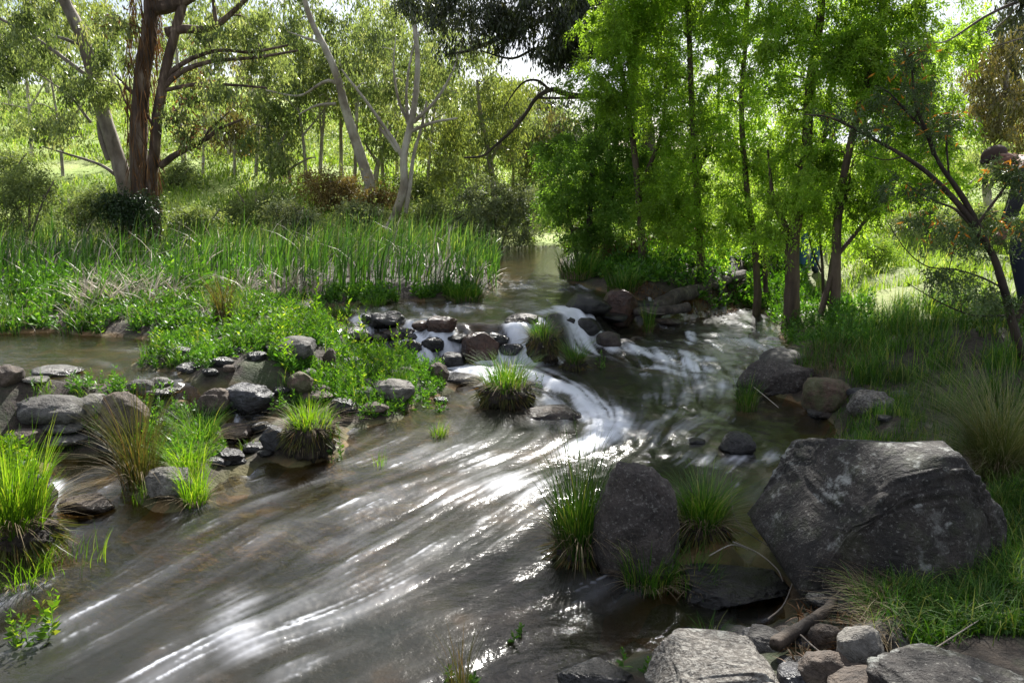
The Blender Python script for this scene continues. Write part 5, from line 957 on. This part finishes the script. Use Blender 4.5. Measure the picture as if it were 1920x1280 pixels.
def person(base, J, label, top, legs, headc, cap=True):
    root = empty('person', base, label, 'person')
    n = ['pelvis', 'waist', 'chest', 'neck', 'head', 'crown', 'shL', 'elL', 'wrL', 'shR', 'elR', 'wrR', 'hipL', 'knL', 'anL', 'toL', 'hipR', 'knR', 'anR', 'toR']
    rr = [.13, .12, .14, .055, .085, .06, .055, .042, .028, .055, .042, .028, .085, .058, .040, .035, .085, .058, .040, .035]
    E = [(0, 1), (1, 2), (2, 3), (3, 4), (4, 5), (2, 6), (6, 7), (7, 8), (2, 9), (9, 10), (10, 11), (0, 12), (12, 13), (13, 14), (14, 15), (0, 16), (16, 17), (17, 18), (18, 19)]
    V = [J[k] for k in n]; V2 = list(V); E2 = list(E); r2 = list(rr)
    for side, w0, e0 in (('L', 8, 7), ('R', 11, 10)):   # hand with five fingers
        wv = np.array(V[w0]); d = norm(wv - np.array(V[e0])); s = norm(np.cross(d, [0, 1, .1])); palm = wv + d * .06; pi = len(V2); V2.append(palm); r2.append(.03); E2.append((w0, pi))
        for k in range(5):
            o1 = palm + s * (k - 2) * .018 + d * (.01 if k == 0 else .035); o2 = o1 + d * (.03 if k == 0 else .045 + .006 * (2 - abs(k - 2.5))) + (s * -.03 if k == 0 else np.array([0, .012, 0])); a_ = len(V2); V2 += [o1, o2]; r2 += [.010, .008]; E2 += [(pi, a_), (a_, a_ + 1)]
    skinmesh('body', V2, E2, r2, MT['skin'], root)
    I = lambda L_: [V[n.index(q)] for q in L_]
    skinmesh('jacket', I(['pelvis', 'waist', 'chest', 'shL', 'elL', 'wrL', 'shR', 'elR', 'wrR']), [(0, 1), (1, 2), (2, 3), (3, 4), (4, 5), (2, 6), (6, 7), (7, 8)], [.16, .155, .17, .085, .062, .045, .085, .062, .045], top, root)
    skinmesh('jeans', I(['pelvis', 'hipL', 'knL', 'anL', 'hipR', 'knR', 'anR']), [(0, 1), (1, 2), (2, 3), (0, 4), (4, 5), (5, 6)], [.15, .10, .078, .062, .10, .078, .062], legs, root)
    for q in ('L', 'R'): skinmesh('shoe', I(['an' + q, 'to' + q]), [(0, 1)], [.05, .045], MT['shoe'], root)
    hd = np.array(J['head']); up = norm(np.array(J['crown']) - np.array(J['neck'])); f = norm(np.array(J['face'])); sd = np.cross(up, f)
    V0, Fc = ico(3)
    def blob(nm, c, s3, mat, fr=None):
        Bm = np.array([sd, f, up]); link_mesh(nm, (V0 * s3) @ Bm + c, quads=Fc, mat=mat, parent=root)
    blob('hair', hd + up * .035 - f * .025, [.094, .100, .10], headc)
    blob('nose', hd + f * .098 - up * .02, [.012, .018, .02], MT['skin'])
    for s in (-1, 1):
        blob('eye', hd + f * .083 + sd * s * .032 + up * .008, [.013, .01, .009], MT['eye']); blob('ear', hd + sd * s * .088 - up * .005, [.012, .02, .03], MT['skin'])
    blob('mouth', hd + f * .085 - up * .055, [.022, .008, .006], MT['orangec'])
    if cap: blob('cap', hd + up * .07 - f * .0, [.078, .09, .045], MT['cap']); blob('collar', np.array(J['neck']), [.07, .07, .05], MT['orangec'])
    return root
b0 = at(1915, 585, 7.2); b0[2] = float(gh(b0[0:1], b0[1:2])[0])
def q_(px, py, Yd=7.2): return at(px, py, Yd) - b0
zf = 0.0
J = dict(pelvis=q_(1985, 355), waist=q_(1965, 325), chest=q_(1925, 308), neck=q_(1893, 300), head=q_(1868, 296), crown=q_(1850, 290), face=np.array([-.55, -.25, -.75]),
         shL=q_(1925, 312, 7.0), elL=q_(1905, 380, 6.95), wrL=q_(1885, 430, 7.0), shR=q_(1925, 312, 7.4), elR=q_(1900, 380, 7.45), wrR=q_(1880, 430, 7.4),
         hipL=q_(1985, 375, 7.1), knL=q_(1905, 455, 7.05), anL=np.array([-.02, -.12, .08]), toL=np.array([-.17, -.16, .04]), hipR=q_(1985, 375, 7.3), knR=q_(1940, 465, 7.4), anR=np.array([.10, .14, .08]), toR=np.array([-.05, .12, .04]))
person(b0, J, 'person stooping at the right edge in a dark jacket and navy jeans', MT['jacket'], MT['navy'], MT['hair'])
b1 = at(1512, 520, 11.4); b1[2] = float(gh(b1[0:1], b1[1:2])[0])
H_ = lambda x, y, z: np.array([x, y, z])
J = dict(pelvis=H_(0, 0, .92), waist=H_(0, 0, 1.08), chest=H_(0, 0, 1.32), neck=H_(0, -.01, 1.49), head=H_(0, -.02, 1.62), crown=H_(0, -.02, 1.70), face=np.array([-.3, -1, -.1]),
         shL=H_(-.18, 0, 1.40), elL=H_(-.23, -.02, 1.12), wrL=H_(-.22, -.12, .90), shR=H_(.18, 0, 1.40), elR=H_(.22, -.02, 1.12), wrR=H_(.2, -.12, .9), hipL=H_(-.09, 0, .86), knL=H_(-.09, -.03, .48), anL=H_(-.09, 0, .09), toL=H_(-.1, -.14, .04), hipR=H_(.09, 0, .86), knR=H_(.1, -.02, .48), anR=H_(.1, .02, .09), toR=H_(.1, -.12, .04))
person(b1, J, 'person in blue jeans standing half hidden behind the thick willow trunk', MT['jacket'], MT['denim'], MT['hair'], False)
